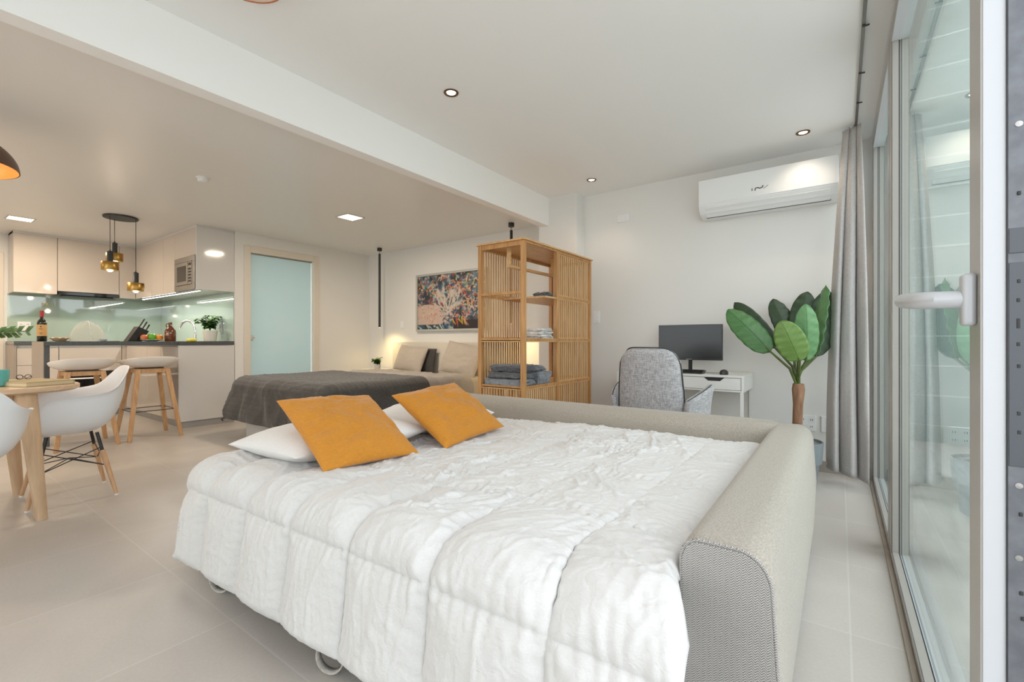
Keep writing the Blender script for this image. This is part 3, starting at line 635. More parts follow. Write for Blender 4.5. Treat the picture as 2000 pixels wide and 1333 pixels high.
# ================================================================ CEILING FITTINGS
def led_panel(x, y, lab, power=P_PANEL):
    t = thing('ceiling_panel_light', lab, 'ceiling light', (x, y, K-.012), 0, 'square recessed panel lights'); og = tuple(t.location)
    link('frame', MB().box(x-.11, x+.11, y-.11, y-.095, K-.008, K-.001).box(x-.11, x+.11, y+.095, y+.11, K-.008, K-.001).box(x-.11, x-.095, y-.095, y+.095, K-.008, K-.001).box(x+.095, x+.11, y-.095, y+.095, K-.008, K-.001), M['pvc'], t, og)
    link('diffuser', MB().box(x-.095, x+.095, y-.095, y+.095, K-.006, K-.001), M['led'], t, og)
    light('panel_lamp', 'AREA', (x, y, K-.014), power, WARM, t, .18)
led_panel(-7.37, .91, 'square lit ceiling panel above the left kitchen cabinets')
led_panel(-4.35, 3.01, 'square lit ceiling panel above the double bed')
led_panel(-4.35, -1.2, 'unseen lit ceiling panel added for kitchen light, behind the dining table')  # out-of-view panel added to light the deep kitchen side
led_panel(-7.37, -1.4, 'unseen lit ceiling panel added for kitchen light, at the rear left')  # second added panel, also out of view, for kitchen light
def downlight(x, y, lab):
    t = thing('downlight', lab, 'ceiling light', (x, y, H-.01), 0, 'round bronze downlights'); og = tuple(t.location)
    link('ring', MB().lathe([(.044, -.001), (.043, -.006), (.036, -.008), (.028, -.003), (.028, -.001)], (x, y, H), 28), M['bronze'], t, og)
    link('lamp_glass', MB().lathe([(.027, -.002), (.020, -.006), (.0001, -.007)], (x, y, H), 24), M['ledspot'], t, og)
    light('downlight_lamp', 'SPOT', (x, y, H-.02), P_SPOT, (1, .84, .66), t, .03, (0, 0, 0), 2.0, .9)
downlight(-1.87, 1.98, 'bronze downlight in the middle of the white ceiling over the sofa bed')
downlight(-1.84, 3.80, 'bronze downlight near the pillar above the bamboo wardrobe')
downlight(-.21, 3.81, 'bronze downlight near the curtain, just above the air conditioner')
t = thing('ceiling_lamp', 'round copper-rimmed ceiling lamp cut by the top edge of the photo', 'ceiling light', (-1.9, 0.834, H-.05)); og = tuple(t.location)
link('rim', MB().lathe([(.147, .0), (.149, -.006), (.147, -.012), (.143, -.010), (.142, 0)], (-1.9, 0.834, H-.03), 40), M['copper'], t, og)
link('shade', MB().lathe([(.143, -.008), (.09, -.020), (.0001, -.026)], (-1.9, 0.834, H-.03), 32), mat('blush_glass', (.85, .68, .58), .3), t, og)
link('mount', MB().lathe([(.07, -.03), (.07, -.0005)], (-1.9, 0.834, H), 32), M['copper'], t, og)
sd = thing('smoke_detector', 'small white smoke detector on the kitchen-side ceiling', 'smoke detector', (-4.30, 1.57, K)); og = tuple(sd.location)
link('base', MB().lathe([(.048, -.012), (.048, -.0005)], (-4.30, 1.57, K), 32), M['plaster'], sd, og)
link('sensor', MB().lathe([(.0001, -.040), (.028, -.038), (.036, -.030), (.038, -.012)], (-4.30, 1.57, K), 32), M['plaster'], sd, og)
# brass pendant cluster over the bar
pc = thing('pendant_cluster', 'black and brass cluster of three pendant lamps above the breakfast bar', 'pendant lamp', (-6.40, 1.545, K)); og = tuple(pc.location)
link('canopy', MB().lathe([(.150, -.018), (.152, -.015), (.152, -.0005)], (-6.40, 1.545, K), 48), M['black'], pc, og)
for (x, y, zb) in ((-6.36, 1.445, 1.762), (-6.50, 1.515, 1.88), (-6.32, 1.655, 1.553)):
    p = link('cord', MB().tube([(x, y, K-.015), (x, y, zb+.21)], .003, 8), M['black'], pc, og)
    link('socket_tube', MB().lathe([(.0255, .088), (.0255, .20), (.006, .212), (.004, .225)], (x, y, zb), 24), M['black'], p, og)
    link('shade', MB().lathe([(.074, 0), (.076, .004), (.076, .084), (.073, .088), (.02, .089)], (x, y, zb), 40), M['brass'], p, og)
    link('bulb', MB().ball((x, y, zb+.012), .032), M['bulb'], p, og)
    light('pendant_lamp', 'POINT', (x, y, zb-.05), P_PEND, WARM, pc, .03)
# dome pendant over dining table
dm = thing('dome_pendant', 'dark bronze dome pendant lamp with gold lining over the dining table', 'pendant lamp', (-4.02, .21, 1.995)); og = tuple(dm.location)
prof = [(.285*math.cos(a), .20*math.sin(a)) for a in np.linspace(0, PI/2*.96, 18)]
link('shade', MB().lathe(prof, og, 64), M['dome_out'], dm, og)
link('shade_lining', MB().lathe([(r*.985, z*.97) for r, z in prof], og, 64), M['dome_in'], dm, og)
for ob in (dm.children[0], dm.children[1]):     # drop the closing discs so that the dome is open below
    me = ob.data; import bmesh
    bm = bmesh.new(); bm.from_mesh(me); bmesh.ops.delete(bm, geom=[f for f in bm.faces if len(f.verts) > 10], context='FACES'); bm.to_mesh(me); bm.free()
link('cord', MB().tube([(-4.02, .21, 2.19), (-4.02, .21, K)], .004, 8), M['black'], dm, og)
link('bulb', MB().ball((-4.02, .21, 2.07), .035), M['bulb'], dm, og)
light('dome_lamp', 'POINT', (-4.02, .21, 2.00), P_DOME, WARM, dm, .03)
# bedside tube pendants
def tube_lamp(x, y, lab, z0=1.20):
    t = thing('tube_pendant', lab, 'pendant lamp', (x, y, K), 0, 'slim black bedside tube pendants'); og = tuple(t.location)
    link('canopy', MB().lathe([(.032, -.045), (.034, -.04), (.034, -.0005)], (x, y, K), 24), M['black'], t, og)
    link('rod', MB().tube([(x, y, K-.04), (x, y, K-.10)], .0035, 8), M['black'], t, og)
    link('tube', MB().tube([(x, y, K-.085), (x, y, z0)], .0165, 18), M['black'], t, og)
    link('lamp_glass', MB().lathe([(.013, -.002), (.0001, -.003)], (x, y, z0), 16), M['ledspot'], t, og)
    light('tube_lamp', 'SPOT', (x, y, z0-.01), P_TUBE, (1, .76, .34), t, .05, (math.radians(10), 0, 0), 2.5, 1.0)
tube_lamp(-5.46, 4.27, 'slim black tube pendant hanging in the corner left of the bed')
tube_lamp(-3.07, 4.25, 'slim black tube pendant partly hidden behind the bamboo wardrobe')
# ================================================================ SOFA BED
sb = thing('sofa_bed', 'grey beige upholstered sofa bed pulled out, herringbone front on its arm', 'sofa bed', (-1.2, 1.75, 0)); og = tuple(sb.location)
def rrect_loop(pts):  return pts
def padded(axis, a0, a1, sec, bulge=.0):
    """extrude a rounded section along an axis. sec: list of (q,z)"""
    out = []
    for s in a0: out.append([(q, s, z) if axis == 'y' else (s, q, z) for q, z in sec(s)])
    return out
def arm_sec(y):
    xi, xo, zt = -.272, -.100, .602
    t0 = min(1, max(0, (y-.978)/.035)); k = .018*(1-math.sqrt(max(0, 1-(1-t0)**2)))
    xi += k; xo -= k; zt -= k
    p = [(xi+.006, .045)]
    for a in np.linspace(PI, PI/2, 8): p.append((xi+.04+.04*math.cos(a), zt-.05+.045*math.sin(a)))
    for a in np.linspace(PI/2, 0, 9): p.append((xo-.06+.06*math.cos(a), zt-.075+.07*math.sin(a)))
    p.append((xo+.012, .33)); p.append((xo+.004, .15)); p.append((xo-.01, .045)); return p
ys = [.978, .981, .986, .993, 1.003, 1.013] + list(np.linspace(1.06, 2.62, 24)) + [2.65, 2.665, 2.675]
loops = []
for y in ys:
    L = [(q, y, z) for q, z in arm_sec(y)]
    if y > 2.6:
        k = (y-2.6)/.075; s = 1-.25*k*k; L = [((q+.186)*s-.186, y, z if z < .3 else z-.05*k*k) for q, _, z in L]
    loops.append(L)
arm = link('arm', MB().loft(loops), M['sofa'], sb, og, smooth=50)
# herringbone front panel of the arm, with piping
fp = arm_sec(1.2); cx, cz = -.186, .33
pan = [((q-cx)*.93+cx, .974, (z-cz)*.965+cz) for q, z in fp]; pan2 = [((q-cx)*.97+cx, .983, (z-cz)*.985+cz) for q, z in fp]
link('arm_front', MB().loft([pan, pan2]), M['sofah'], sb, og, smooth=50)
link('piping', MB().tube([((q-cx)*.97+cx, .978, (z-cz)*.985+cz) for q, z in fp], .0035, 8), M['sofah'], arm, og)
def back_sec(x):
    yi, yo, zt = 2.47, 2.665, .605
    p = [(yi, .045), (yi-.006, .35)]
    for a in np.linspace(PI, PI/2, 9): p.append((yi+.06+.065*math.cos(a), zt-.07+.07*math.sin(a)))
    for a in np.linspace(PI/2, 0, 8): p.append((yo-.055+.055*math.cos(a), zt-.06+.06*math.sin(a)))
    p.append((yo, .045)); return p
loops = []
for x in list(np.linspace(-2.30, -.28, 26)) + [-.255, -.24]:
    k = max(0, (x+.28)/.04); c = (2.567, .3)
    loops.append([(x, (q-c[0])*(1-.05*k)+c[0], z-.012*k*(z > .4)) for q, z in back_sec(x)])
link('backrest', MB().loft(loops), M['sofa'], sb, og, smooth=50)
link('base', MB().box(-2.20, -.275, .95, 2.47, .06, .30), M['undersofa'], sb, og, bevel=.02)
link('mattress', MB().box(-2.22, -.275, .90, 2.465,   .30, .425), M['pillow'], sb, og, bevel=.05, seg=4)
for x, y in ((-2.1, 1.1), (-.4, 1.1), (-2.1, 2.35), (-.4, 2.35), (-.15, 1.05), (-.15, 2.55)):
    link('foot', MB().box(x-.03, x+.03, y-.03, y+.03, 0, .062), M['blackp'], sb, og, bevel=.004)
for x in (-1.985, -1.235):
    pts = [(x+.036*math.sin(s)*(1-.25*math.cos(s)), .79+.020*math.sin(s), .066+.056*math.cos(s)) for s in np.linspace(0, 2*PI, 25)]
    rows = [[(p[0]+.006, p[1]-.011, p[2]), (p[0]-.006, p[1]+.011, p[2])] for p in pts]
    o = link('pull_loop', MB().grid(rows), M['webbing'], sb, og, smooth=60, solid=.004)
    link('loop_strap', MB().box(x-.0+.015, x+.04, .80, .96, .12, .150), M['webbing'], sb, og)

# duvet : cloth surface draped over the mattress edge
def drape(nx, ny, x0, x1, y0, y1, ztop, left, right, front, back, R=.09, flare=.12, top=None):
    """x0..x1,y0..y1 top rectangle; hanging lengths on each side. returns positions [nx,ny,3] and flat coords"""
    xs = np.linspace(x0-left, x1+right, nx); ysv = np.linspace(y0-front, y1+back, ny)
    U, V = np.meshgrid(xs, ysv, indexing='ij')
    cx = np.clip(U, x0, x1); cy = np.clip(V, y0, y1); dx = U-cx; dy = V-cy
    d = np.sqrt(dx*dx+dy*dy); nx_ = np.where(d > 1e-9, dx/np.maximum(d, 1e-9), 0); ny_ = np.where(d > 1e-9, dy/np.maximum(d, 1e-9), 0)
    arc = R*PI/2; cap = max(front, left*.8)*1.0; d = np.where(d > cap, cap + (d-cap)*.30, d); a = np.minimum(d, arc)/R
    off = R*np.sin(a) + np.maximum(d-arc, 0)*flare; drop = R*(1-np.cos(a)) + np.maximum(d-arc, 0)*math.sqrt(1-flare**2)
    Z = (top(U, V) if top else ztop) - drop
    return np.stack([cx+nx_*off, cy+ny_*off, Z], 2), U, V, d
nx, ny = 520, 420
topf = lambda U, V: .458 + .044*np.clip((U+2.1)/1.5, 0, 1) + .012*np.exp(-((V-2.2)/.25)**2)
Pm, U, V, D_ = drape(nx, ny, -2.19, -.275, .87, 2.40, .49, .36, .0, .42, .06, R=.10, flare=.13, top=topf)
# quilt seams
sx = (U+.81)/.305; fx = np.abs(sx-np.round(sx))*.305
vs = V - .735; fy = np.abs(vs/.42-np.round(vs/.42))*.42
amp = .026*(.55+.45*(D_ > .05)); 
flat_top = np.clip((V-.86)/.35, 0, 1)*np.clip((U+2.25)/.3, 0, 1)
puff = np.minimum(1-np.exp(-fx/.060), 1-.80*np.exp(-fy/.050))
groove = np.exp(-(fx/.006)**2)*.004 + np.exp(-(fy/.005)**2)*.0035
Hh = puff*(.040 - .030*flat_top) - groove*(1-.6*flat_top)
# puckers running away from the seams
px_ = V + .02*fbm(U*5, V*5, 3, 2); pk = np.sin(px_*2*PI*26 + 6*fbm(U*3, V*2, 9, 2))*np.exp(-fx/.030)*(.4+.9*np.abs(pn(V*9, U*3, 4)))
pk2 = np.sin((U+.02*fbm(U*5, V*5, 8, 2))*2*PI*30 + 6*fbm(U*2, V*3, 19, 2))*np.exp(-fy/.040)*(.4+.9*np.abs(pn(U*9, V*3, 14)))
Hh += .0030*pk + .0034*pk2
def ridge(x, y, s, k=5): return (1-np.abs(pn(x, y, s)))**k
def crease(x, y, s, k=9): return (1-np.minimum(1, np.abs(pn(x, y, s))*1.3))**k
wx = U + .10*fbm(U*2.2, V*2.2, 31, 3); wy = V + .10*fbm(U*2.2, V*2.2, 41, 3)
mask = np.clip(1.0 + 1.3*fbm(U*1.6, V*1.6, 43, 2), .75, 1.45)
cr = crease(wx*4.2+wy*2.6, wy*2.4-wx*1.5, 51, 10)*.0085 + crease(wx*9-wy*5, wy*6+wx*3, 61, 8)*.0058 + crease(wx*19+wy*6, wy*15-wx*5, 71, 6)*.0030 + crease(wx*7, wy*13, 75, 8)*.0040
side = np.clip((D_-.03)/.12, 0, 1)
hang = crease((U+.03*fbm(U*6, V*3, 77, 2))*15, V*3.0, 81, 6)*.0042 + crease(U*30+V*4, V*5, 91, 5)*.0018
Hh += cr*mask*(1-.75*side) + hang*side + .010*fbm(U*1.5, V*1.5, 101, 3)
edge_pinch = np.minimum(np.minimum((U-U.min())/.03, (U.max()-U)/.02), np.minimum((V-V.min())/.03, (V.max()-V)/.03)); edge_pinch = np.clip(edge_pinch, 0, 1)
Hh *= edge_pinch**.5
Pm = displaced(Pm, Hh*1.0)
Pm[..., 0] += .062*np.clip((.96-V)/.16, 0, 1)*np.clip((U+1.0)/.7, 0, 1)
if Pm[nx//2, ny//2, 2] < .49: pass
hem = MB(); 
Pm[..., 2] = np.maximum(Pm[..., 2], .02)
hem.grid(Pm.tolist())
dv = tag(link('duvet', hem, M['duvet'], org=(-1.3, 1.6, .45), smooth=180, solid=.012), 'puffy white quilted duvet spread over the sofa bed', 'duvet')
def cushion(name, lab, cat, o, ux, uy, w, h, t, m, seed, group=None, **kw):
    mb = xform(pillow_mb(w, h, t, seed, **kw), frame_from(o, ux, uy))
    return tag(link(name, mb, m, org=o, smooth=180), lab, cat, group)
cushion('pillow', 'white bed pillow at the corner, under the nearer mustard cushion', 'pillow', (-1.985, 1.29, .538), (1, .02, .03), (-.02, 1, 0), .56, .72, .17, M['pillow'], 5, 'white bed pillows')
cushion('pillow', 'white bed pillow under the farther mustard cushion', 'pillow', (-1.985, 1.93, .555), (1, -.02, .03), (.02, 1, 0), .54, .54, .18, M['pillow'], 9, 'white bed pillows')
m1 = cushion('cushion', 'mustard yellow square cushion, the nearer of two, leaning on a white pillow', 'cushion', (-1.735, 1.197, .622), (.016, .413, -.017), (-.368, -.013, .217), .455, .455, .12, M['mustard'], 21, 'mustard cushions', wr=.014)
m2 = cushion('cushion', 'mustard yellow square cushion, the farther of two, near the sofa backrest', 'cushion', (-1.695, 1.79, .620), (-.027, .49, .026), (-.32, -.03, .211), .50, .42, .12, M['mustard'], 33, 'mustard cushions', wr=.014)

# ================================================================ DOUBLE BED
bx0, bx1, by0, by1, bt = -5.16, -3.50, 2.22, 4.38, .60
bd = thing('double_bed', 'double bed on a white base with cream headboard by the painting', 'bed', (-4.33, 3.3, 0)); og = tuple(bd.location)
link('base', MB().box(bx0+.12, bx1-.10, by0+.02, by1, 0, .30), M['cabw'], bd, og, bevel=.004)
link('mattress', MB().box(bx0+.03, bx1-.03, by0+.03, by1, .30, .565), M['bedpillow'], bd, og, bevel=.05, seg=4)
link('headboard', MB().box(-5.38, -3.22, 4.44, YB-.001, 0, .985), M['headboard'], bd, og, bevel=.006)
def cloth(name, lab, cat, args, kw, m, sc, seed, wr=.006, tex=None, quilt=0):
    Pq, U, V, D = drape(*args, **kw)
    Hq = fbm(U*2, V*2, seed, 3)*.008 + ridge(U*4+fbm(U*2, V*2, seed+4, 2), V*3.2, seed+9, 5)*wr + ridge(U*6, V*5+U*2, seed+19, 5)*wr*.4
    sd_ = np.clip(D/.2, 0, 1); Hq += sd_*.018*np.sin((U+V)*13+3*fbm(U*2, V*2, seed, 2))*np.clip(D/.4, 0, 1)
    if quilt: Hq += .0035*np.abs(np.sin(U*2*PI/quilt))*np.abs(np.sin(V*2*PI/quilt*.5))
    Pq = displaced(Pq, Hq); Pq[..., 2] = np.maximum(Pq[..., 2], .015)
    o = (float(Pq[..., 0].mean()), float(Pq[..., 1].mean()), bt)
    return tag(link(name, MB().grid(Pq.tolist()), m, org=o, smooth=180, solid=.008), lab, cat)
cloth('bed_duvet', 'grey brown linen duvet covering the far half of the double bed', 'duvet', (130, 120, bx0+.04, bx1-.06, 2.9, 4.02, bt, .40, .38, .0, .0), dict(R=.09, flare=.10), M['sheet'], 1, 131, .014)
hemq = cloth('throw_blanket', 'charcoal quilted throw blanket over the foot of the double bed', 'blanket', (260, 240, bx0+.03, bx1-.06, by0+.06, 3.32, bt+.022, .46, .44, .50, .0), dict(R=.13, flare=.24), M['blanket'], 1, 151, .004, quilt=.05)
cushion('bed_pillow', 'beige linen pillow leaning on the headboard, left of the pair', 'pillow', (-4.80, 4.27, .755), (1, -.05, -.08), (.10, .35, .93), .58, .37, .16, M['bedpillow'], 41, 'beige bed pillows')
cushion('bed_pillow', 'beige linen pillow at the right, close to the bamboo wardrobe', 'pillow', (-3.84, 4.24, .77), (1, -.10, -.14), (.16, .35, .93), .66, .42, .16, M['bedpillow'], 43, 'beige bed pillows')
cushion('bed_pillow', 'dark grey pillow edge showing behind the left beige pillow', 'pillow', (-4.64, 4.36, .74), (1, .0, -.05), (.10, .16, .99), .46, .34, .09, M['sheetdark'], 44)
ns = thing('nightstand', 'small white bedside table in the corner left of the bed', 'nightstand', (-5.62, 4.28, 0)); og = tuple(ns.location)
link('top', MB().box(-5.82, -5.42, 4.06, 4.52, .56, .585), M['cabw'], ns, og, bevel=.003); link('shelf', MB().box(-5.80, -5.44, 4.08, 4.52, .25, .27), M['cabw'], ns, og)
for x in (-5.80, -5.44):
    for y in (4.09, 4.50): link('leg', MB().box(x-.014, x+.014, y-.014, y+.014, 0, .56), M['cabw'], ns, og)
small_plant('nightstand_plant', 'tiny leafy plant showing over the bed in the left corner', (-5.42, 4.20, .585), .05, .07, M['whitepot'], 11, .11, .055, 6)
pt = thing('painting', 'colourful abstract painting of pale branches in a thin silver frame', 'painting', (-4.29, YB-.02, 1.54)); og = tuple(pt.location)
px0, px1, pz0, pz1 = -4.95, -3.64, 1.135, 1.945
link('frame', MB().box(px0, px1, YB-.045, YB-.001, pz0, pz0+.03).box(px0, px1, YB-.045, YB-.001, pz1-.03, pz1).box(px0, px0+.03, YB-.045, YB-.001, pz0+.03, pz1-.03).box(px1-.03, px1, YB-.045, YB-.001, pz0+.03, pz1-.03), M['canvas_frame'], pt, og, bevel=.002)
def paint_canvas():
    W_, H_ = 300, 180; img = np.zeros((H_, W_, 3)); yy, xx = np.mgrid[0:H_, 0:W_].astype(float)
    n1 = fbm(xx/35, yy/35, 201, 3); n2 = fbm(xx/18, yy/18, 211, 3)
    img[:] = np.array((.03, .045, .06)); img += np.clip(n1, 0, 1)[..., None]*np.array((.10, .22, .30)); img += np.clip(-n2, 0, 1)[..., None]*np.array((.30, .12, .10))
    r = np.random.RandomState(5)
    pal = [(.62,.08,.04),(.75,.30,.05),(.80,.50,.35),(.55,.45,.40),(.10,.28,.30),(.75,.60,.50),(.12,.16,.35),(.45,.50,.25),(.70,.35,.35),(.35,.55,.58)]
    def stroke(x, y, a, L, wd, c, curve=0):
        n = int(L*1.6)+2
        for i in range(n):
            a2 = a + curve*i/n; x += math.cos(a2)*L/n; y += math.sin(a2)*L/n
            ww = wd*(1-.6*i/n)
            m_ = ((xx-x)**2 + (yy-y)**2) < ww*ww
            img[m_] = .25*img[m_] + .75*np.array(c)
    for _ in range(520):
        x, y = r.uniform(0, W_), r.uniform(0, H_*.78); stroke(x, y, r.uniform(0, 6.3), r.uniform(4, 16), r.uniform(1.2, 3.6), pal[r.randint(len(pal))], r.uniform(-2, 2))
    # pale rounded mass at the lower left
    m_ = (((xx-45)/78)**2 + ((yy-138)/42)**2 < 1+.10*n2) & (yy < 165); img[m_] = np.array((.66, .50, .42)); 
    for _ in range(160):
        x, y = r.uniform(0, 115), r.uniform(105, 160)
        if ((x-45)/74)**2 + ((y-138)/38)**2 < 1: stroke(x, y, r.uniform(0, 6.3), r.uniform(5, 18), r.uniform(.9, 2.2), [(.75,.62,.50),(.70,.40,.36),(.58,.48,.44),(.76,.56,.30),(.62,.25,.22)][r.randint(5)], r.uniform(-1.5, 1.5))
    img[yy > 163] = np.array((.02, .05, .07))
    for _ in range(40): stroke(r.uniform(0, 190), r.uniform(164, 176), r.uniform(.3, .9), r.uniform(8, 22), r.uniform(1.5, 3), [(.30,.45,.55),(.62,.60,.50),(.05,.15,.28)][r.randint(3)])
    img[(xx > 165) & (yy > 150)] = np.array((.03, .02, .025))
    for _ in range(12): stroke(r.uniform(160, 215), r.uniform(120, 150), 1.0+r.uniform(-.6, .6), r.uniform(14, 34), r.uniform(1.5, 3.5), [(.70,.15,.06),(.80,.50,.03),(.72,.32,.28)][r.randint(3)])
    # pale branching strokes
    def branch(x, y, a, L, wd, d):
        stroke(x, y, a, L, wd, (.68+r.uniform(-.08,.08), .62, .54), r.uniform(-.4, .4))
        if d:
            for k in range(3):
                f = r.uniform(.4, 1); branch(x+math.cos(a)*L*f, y+math.sin(a)*L*f, a+r.uniform(-.8, .8), L*.62, max(1, wd*.65), d-1)
    for a in (-2.45, -2.1, -1.75, -1.35, -1.0, -.65): branch(140, 128, a, 52, 3.0, 3)
    for _ in range(120): stroke(r.uniform(112, 160), r.uniform(112, 158), r.uniform(0, 6.3), r.uniform(4, 12), r.uniform(.9, 1.8), [(.74,.70,.64),(.62,.50,.48),(.10,.08,.08)][r.randint(3)])
    for _ in range(2): img = (img*2 + np.roll(img, 1, 0) + np.roll(img, -1, 0) + np.roll(img, 1, 1) + np.roll(img, -1, 1))/6
    return np.clip(img*.8, 0, 1)[::-1]
img = paint_canvas(); Hh_, Ww_ = img.shape[:2]
xs = np.linspace(px0+.03, px1-.03, Ww_); zs = np.linspace(pz0+.03, pz1-.03, Hh_)
G = [[(xs[i], YB-.030-.002*float(img[j, i].sum()/3), zs[j]) for j in range(Hh_)] for i in range(Ww_)]
cv = link('canvas', MB().grid(G), M['canvas_frame'], pt, og, smooth=0)
ca = cv.data.color_attributes.new('paint', 'FLOAT_COLOR', 'POINT'); buf = np.ones((Ww_*Hh_, 4), np.float32); buf[:, :3] = img.transpose(1, 0, 2).reshape(-1, 3); ca.data.foreach_set('color', buf.ravel())
mm, t_, b_ = new_mat('oil_paint'); vc = N(t_, 'ShaderNodeVertexColor', layer_name='paint'); t_.links.new(vc.outputs[0], b_.inputs['Base Color']); b_.inputs['Roughness'].default_value = .45
cv.data.materials[0] = mm

# ================================================================ BAMBOO WARDROBE
wx0, wx1, wy0, wy1, wym, wh = -2.365, -1.915, 2.815, 3.950, 3.305, 1.775
wd = thing('bamboo_wardrobe', 'tall open bamboo wardrobe with slatted panels between sofa and bed', 'wardrobe', (-2.14, 3.38, 0)); og = tuple(wd.location)
ps = .034
link('top', MB().box(wx0-.012, wx1+.012, wy0-.014, wy1+.014, wh-.014, wh), M['bamboo_board'], wd, og, bevel=.002)
for x in (wx0, wx1-ps):
    for y in (wy0, wy1-ps): link('post', MB().box(x, x+ps, y, y+ps, 0, wh-.014), M['bamboo'], wd, og, bevel=.002)
link('post', MB().box(wx1-ps, wx1, wym, wym+ps, 0, wh-.014), M['bamboo'], wd, og, bevel=.002)
lv = [.20, .645, 1.01, 1.37]
for z in lv: link('shelf', MB().box(wx0+.006, wx1-.006, wy0+.004 if z < 1.1 else wym-.18, wy1-.004, z-.018, z-.004), M['bamboo_board'], wd, og)
def rail(x0, x1, y0, y1, z, h=.022): link('rail', MB().box(x0, x1, y0, y1, z-h/2, z+h/2), M['bamboo'], wd, og, bevel=.001)
for z in lv:
    rail(wx0+ps, wx1-ps, wy0+.004, wy0+.024, z)
    rail(wx1-.024, wx1-.004, wym+ps, wy1-ps, z); rail(wx0+.004, wx0+.024, wy0+ps, 3.42, z)
    rail(wx0+ps, wx1-ps, wy1-.024, wy1-.004, z)
    if z < 1.1: rail(wx1-.024, wx1-.004, wy0+ps, wym, z)
rail(wx0+ps, wx1-ps, wy0+.004, wy0+.024, wh-.032, .036); rail(wx1-.024, wx1-.004, wym+ps, wy1-ps, wh-.026, .024); rail(wx1-.026, wx1-.002, wy0+ps, wym, wh-.022, .016)
rail(wx0+.004, wx0+.024, wy0+ps, wy1-ps, wh-.026, .024); rail(wx0+ps, wx1-ps, wy1-.024, wy1-.004, wh-.026, .024)
link('post', MB().box(wx0, wx0+ps, 3.42, 3.45, 0, wh-.014), M['bamboo'], wd, og, bevel=.002)
def slats(axis, fixed, a0, a1, z0, z1, n, wdt=.011):
    for i in range(n):
        c = a0 + (a1-a0)*(i+.5)/n; w2 = wdt/2
        mb = MB().box(fixed, fixed+.007, c-w2, c+w2, z0, z1) if axis == 'y' else MB().box(c-w2, c+w2, fixed, fixed+.007, z0, z1)
        link('slat', mb, M['bamboo_light'], wd, og)
# one panel mesh per framed field keeps to parts that move as one board
def panel(axis, fixed, a0, a1, z0, z1, n, wdt=.013):
    mb = MB()
    for i in range(n):
        c = a0 + (a1-a0)*(i+.5)/n; w2 = wdt/2
        if axis == 'y': mb.box(fixed, fixed+.008, c-w2, c+w2, z0, z1)
        else: mb.box(c-w2, c+w2, fixed, fixed+.008, z0, z1)
    # thin backing battens tie the slats together
    for z in (z0+.004, z1-.004):
        if axis == 'y': mb.box(fixed+.001, fixed+.006, a0, a1, z-.006, z+.006)
        else: mb.box(a0, a1, fixed+.001, fixed+.006, z-.006, z+.006)
    link('slatted_panel', mb, M['bamboo_light'], wd, og)
seg_z = [(lv[0]+.011, lv[1]-.011), (lv[1]+.011, lv[2]-.011), (lv[2]+.011, lv[3]-.011), (lv[3]+.011, wh-.036)]
for z0, z1 in seg_z:
    panel('y', wx1-.018, wym+ps+.004, wy1-ps-.004, z0, z1, 16, .0155)
    panel('y', wx0+.010, wy0+ps+.004, 3.416, z0, z1, 17, .0155)
    panel('x', wy1-.018, wx0+ps+.004, wx1-ps-.004, z0, z1, 12, .0115)
panel('x', wy0+.010, wx0+ps+.004, wx1-ps-.004, lv[0]+.011, lv[1]-.011, 14, .012)
panel('y', wx1-.018, wy0+ps+.004, wym-.004, lv[0]+.011, lv[1]-.011, 15, .014)
hr = MB().box(-2.155, -2.125, 2.92, 2.945, wh-.17, wh-.014).box(-2.155, -2.125, 3.60, 3.625, wh-.17, wh-.014).box(-2.153, -2.127, 2.92, 3.625, wh-.19, wh-.166)
link('hanging_rail', hr, M['bamboo_board'], wd, og, bevel=.002)
# linen on the shelves
def folded(name, lab, x0, x1, y0, y1, z, h, m, seed, layers=3, group='folded linen in the bamboo wardrobe'):
    n = 30; G = []
    for i in range(n+1):
        s = i/n; row = []
        for j in range(25):
            a = 2*PI*j/24; ca, sa = math.cos(a), math.sin(a)
            e = .42; yy = (y0+y1)/2 + (y1-y0)/2*abs(ca)**e*math.copysign(1, ca); hh = abs(sa)**.55*math.copysign(1, sa)
            lay = .006*math.sin(hh*PI*layers)
            zz = z + h/2 + hh*h/2*(1+.05*math.sin(seed+s*7)); xx = x0+(x1-x0)*s
            ed = min(1, 8*min(s, 1-s)+.55)
            nz = float(fbm(s*5, a*1.3, seed, 3))*.009
            row.append((xx + .010*math.sin(a*3+seed), (yy-(y0+y1)/2)*ed + (y0+y1)/2 + nz + lay*ca, max(z+.001, z+h/2+(zz-z-h/2)*ed + nz*.8)))
        G.append(row)
    mb = MB().grid(G); k = len(G[0]); mb.f.append(tuple(range(k-1))); b = (len(G)-1)*k; mb.f.append(tuple(range(b, b+k-1))[::-1])
    return tag(link(name, mb, m, org=((x0+x1)/2, (y0+y1)/2, z), smooth=60), lab, 'towel', group)
z0 = lv[1]-.0035
folded('folded_towel', 'mid-grey folded towel at the bottom of the left wardrobe pile', -2.33, -1.95, 2.83, 3.05, z0, .062, M['towelm'], 2)
folded('folded_towel', 'grey folded towel in the middle of the left wardrobe pile', -2.31, -1.95, 2.84, 3.04, z0+.062, .052, M['towelg'], 5)
folded('folded_towel', 'charcoal folded blanket topmost on the left wardrobe pile', -2.28, -1.94, 2.85, 3.04, z0+.114, .058, M['towelg'], 9, 1)
folded('rolled_towel', 'thick mid-grey rolled blanket on the wardrobe shelf, right of the pile', -2.30, -1.94, 3.075, 3.29, z0, .115, M['towelm'], 12, 1)
folded('folded_towel', 'pale grey towel lying on top of the thick rolled blanket', -2.28, -1.96, 3.08, 3.22, z0+.115, .042, M['towelm'], 15, 2)
z1 = lv[2]-.0035
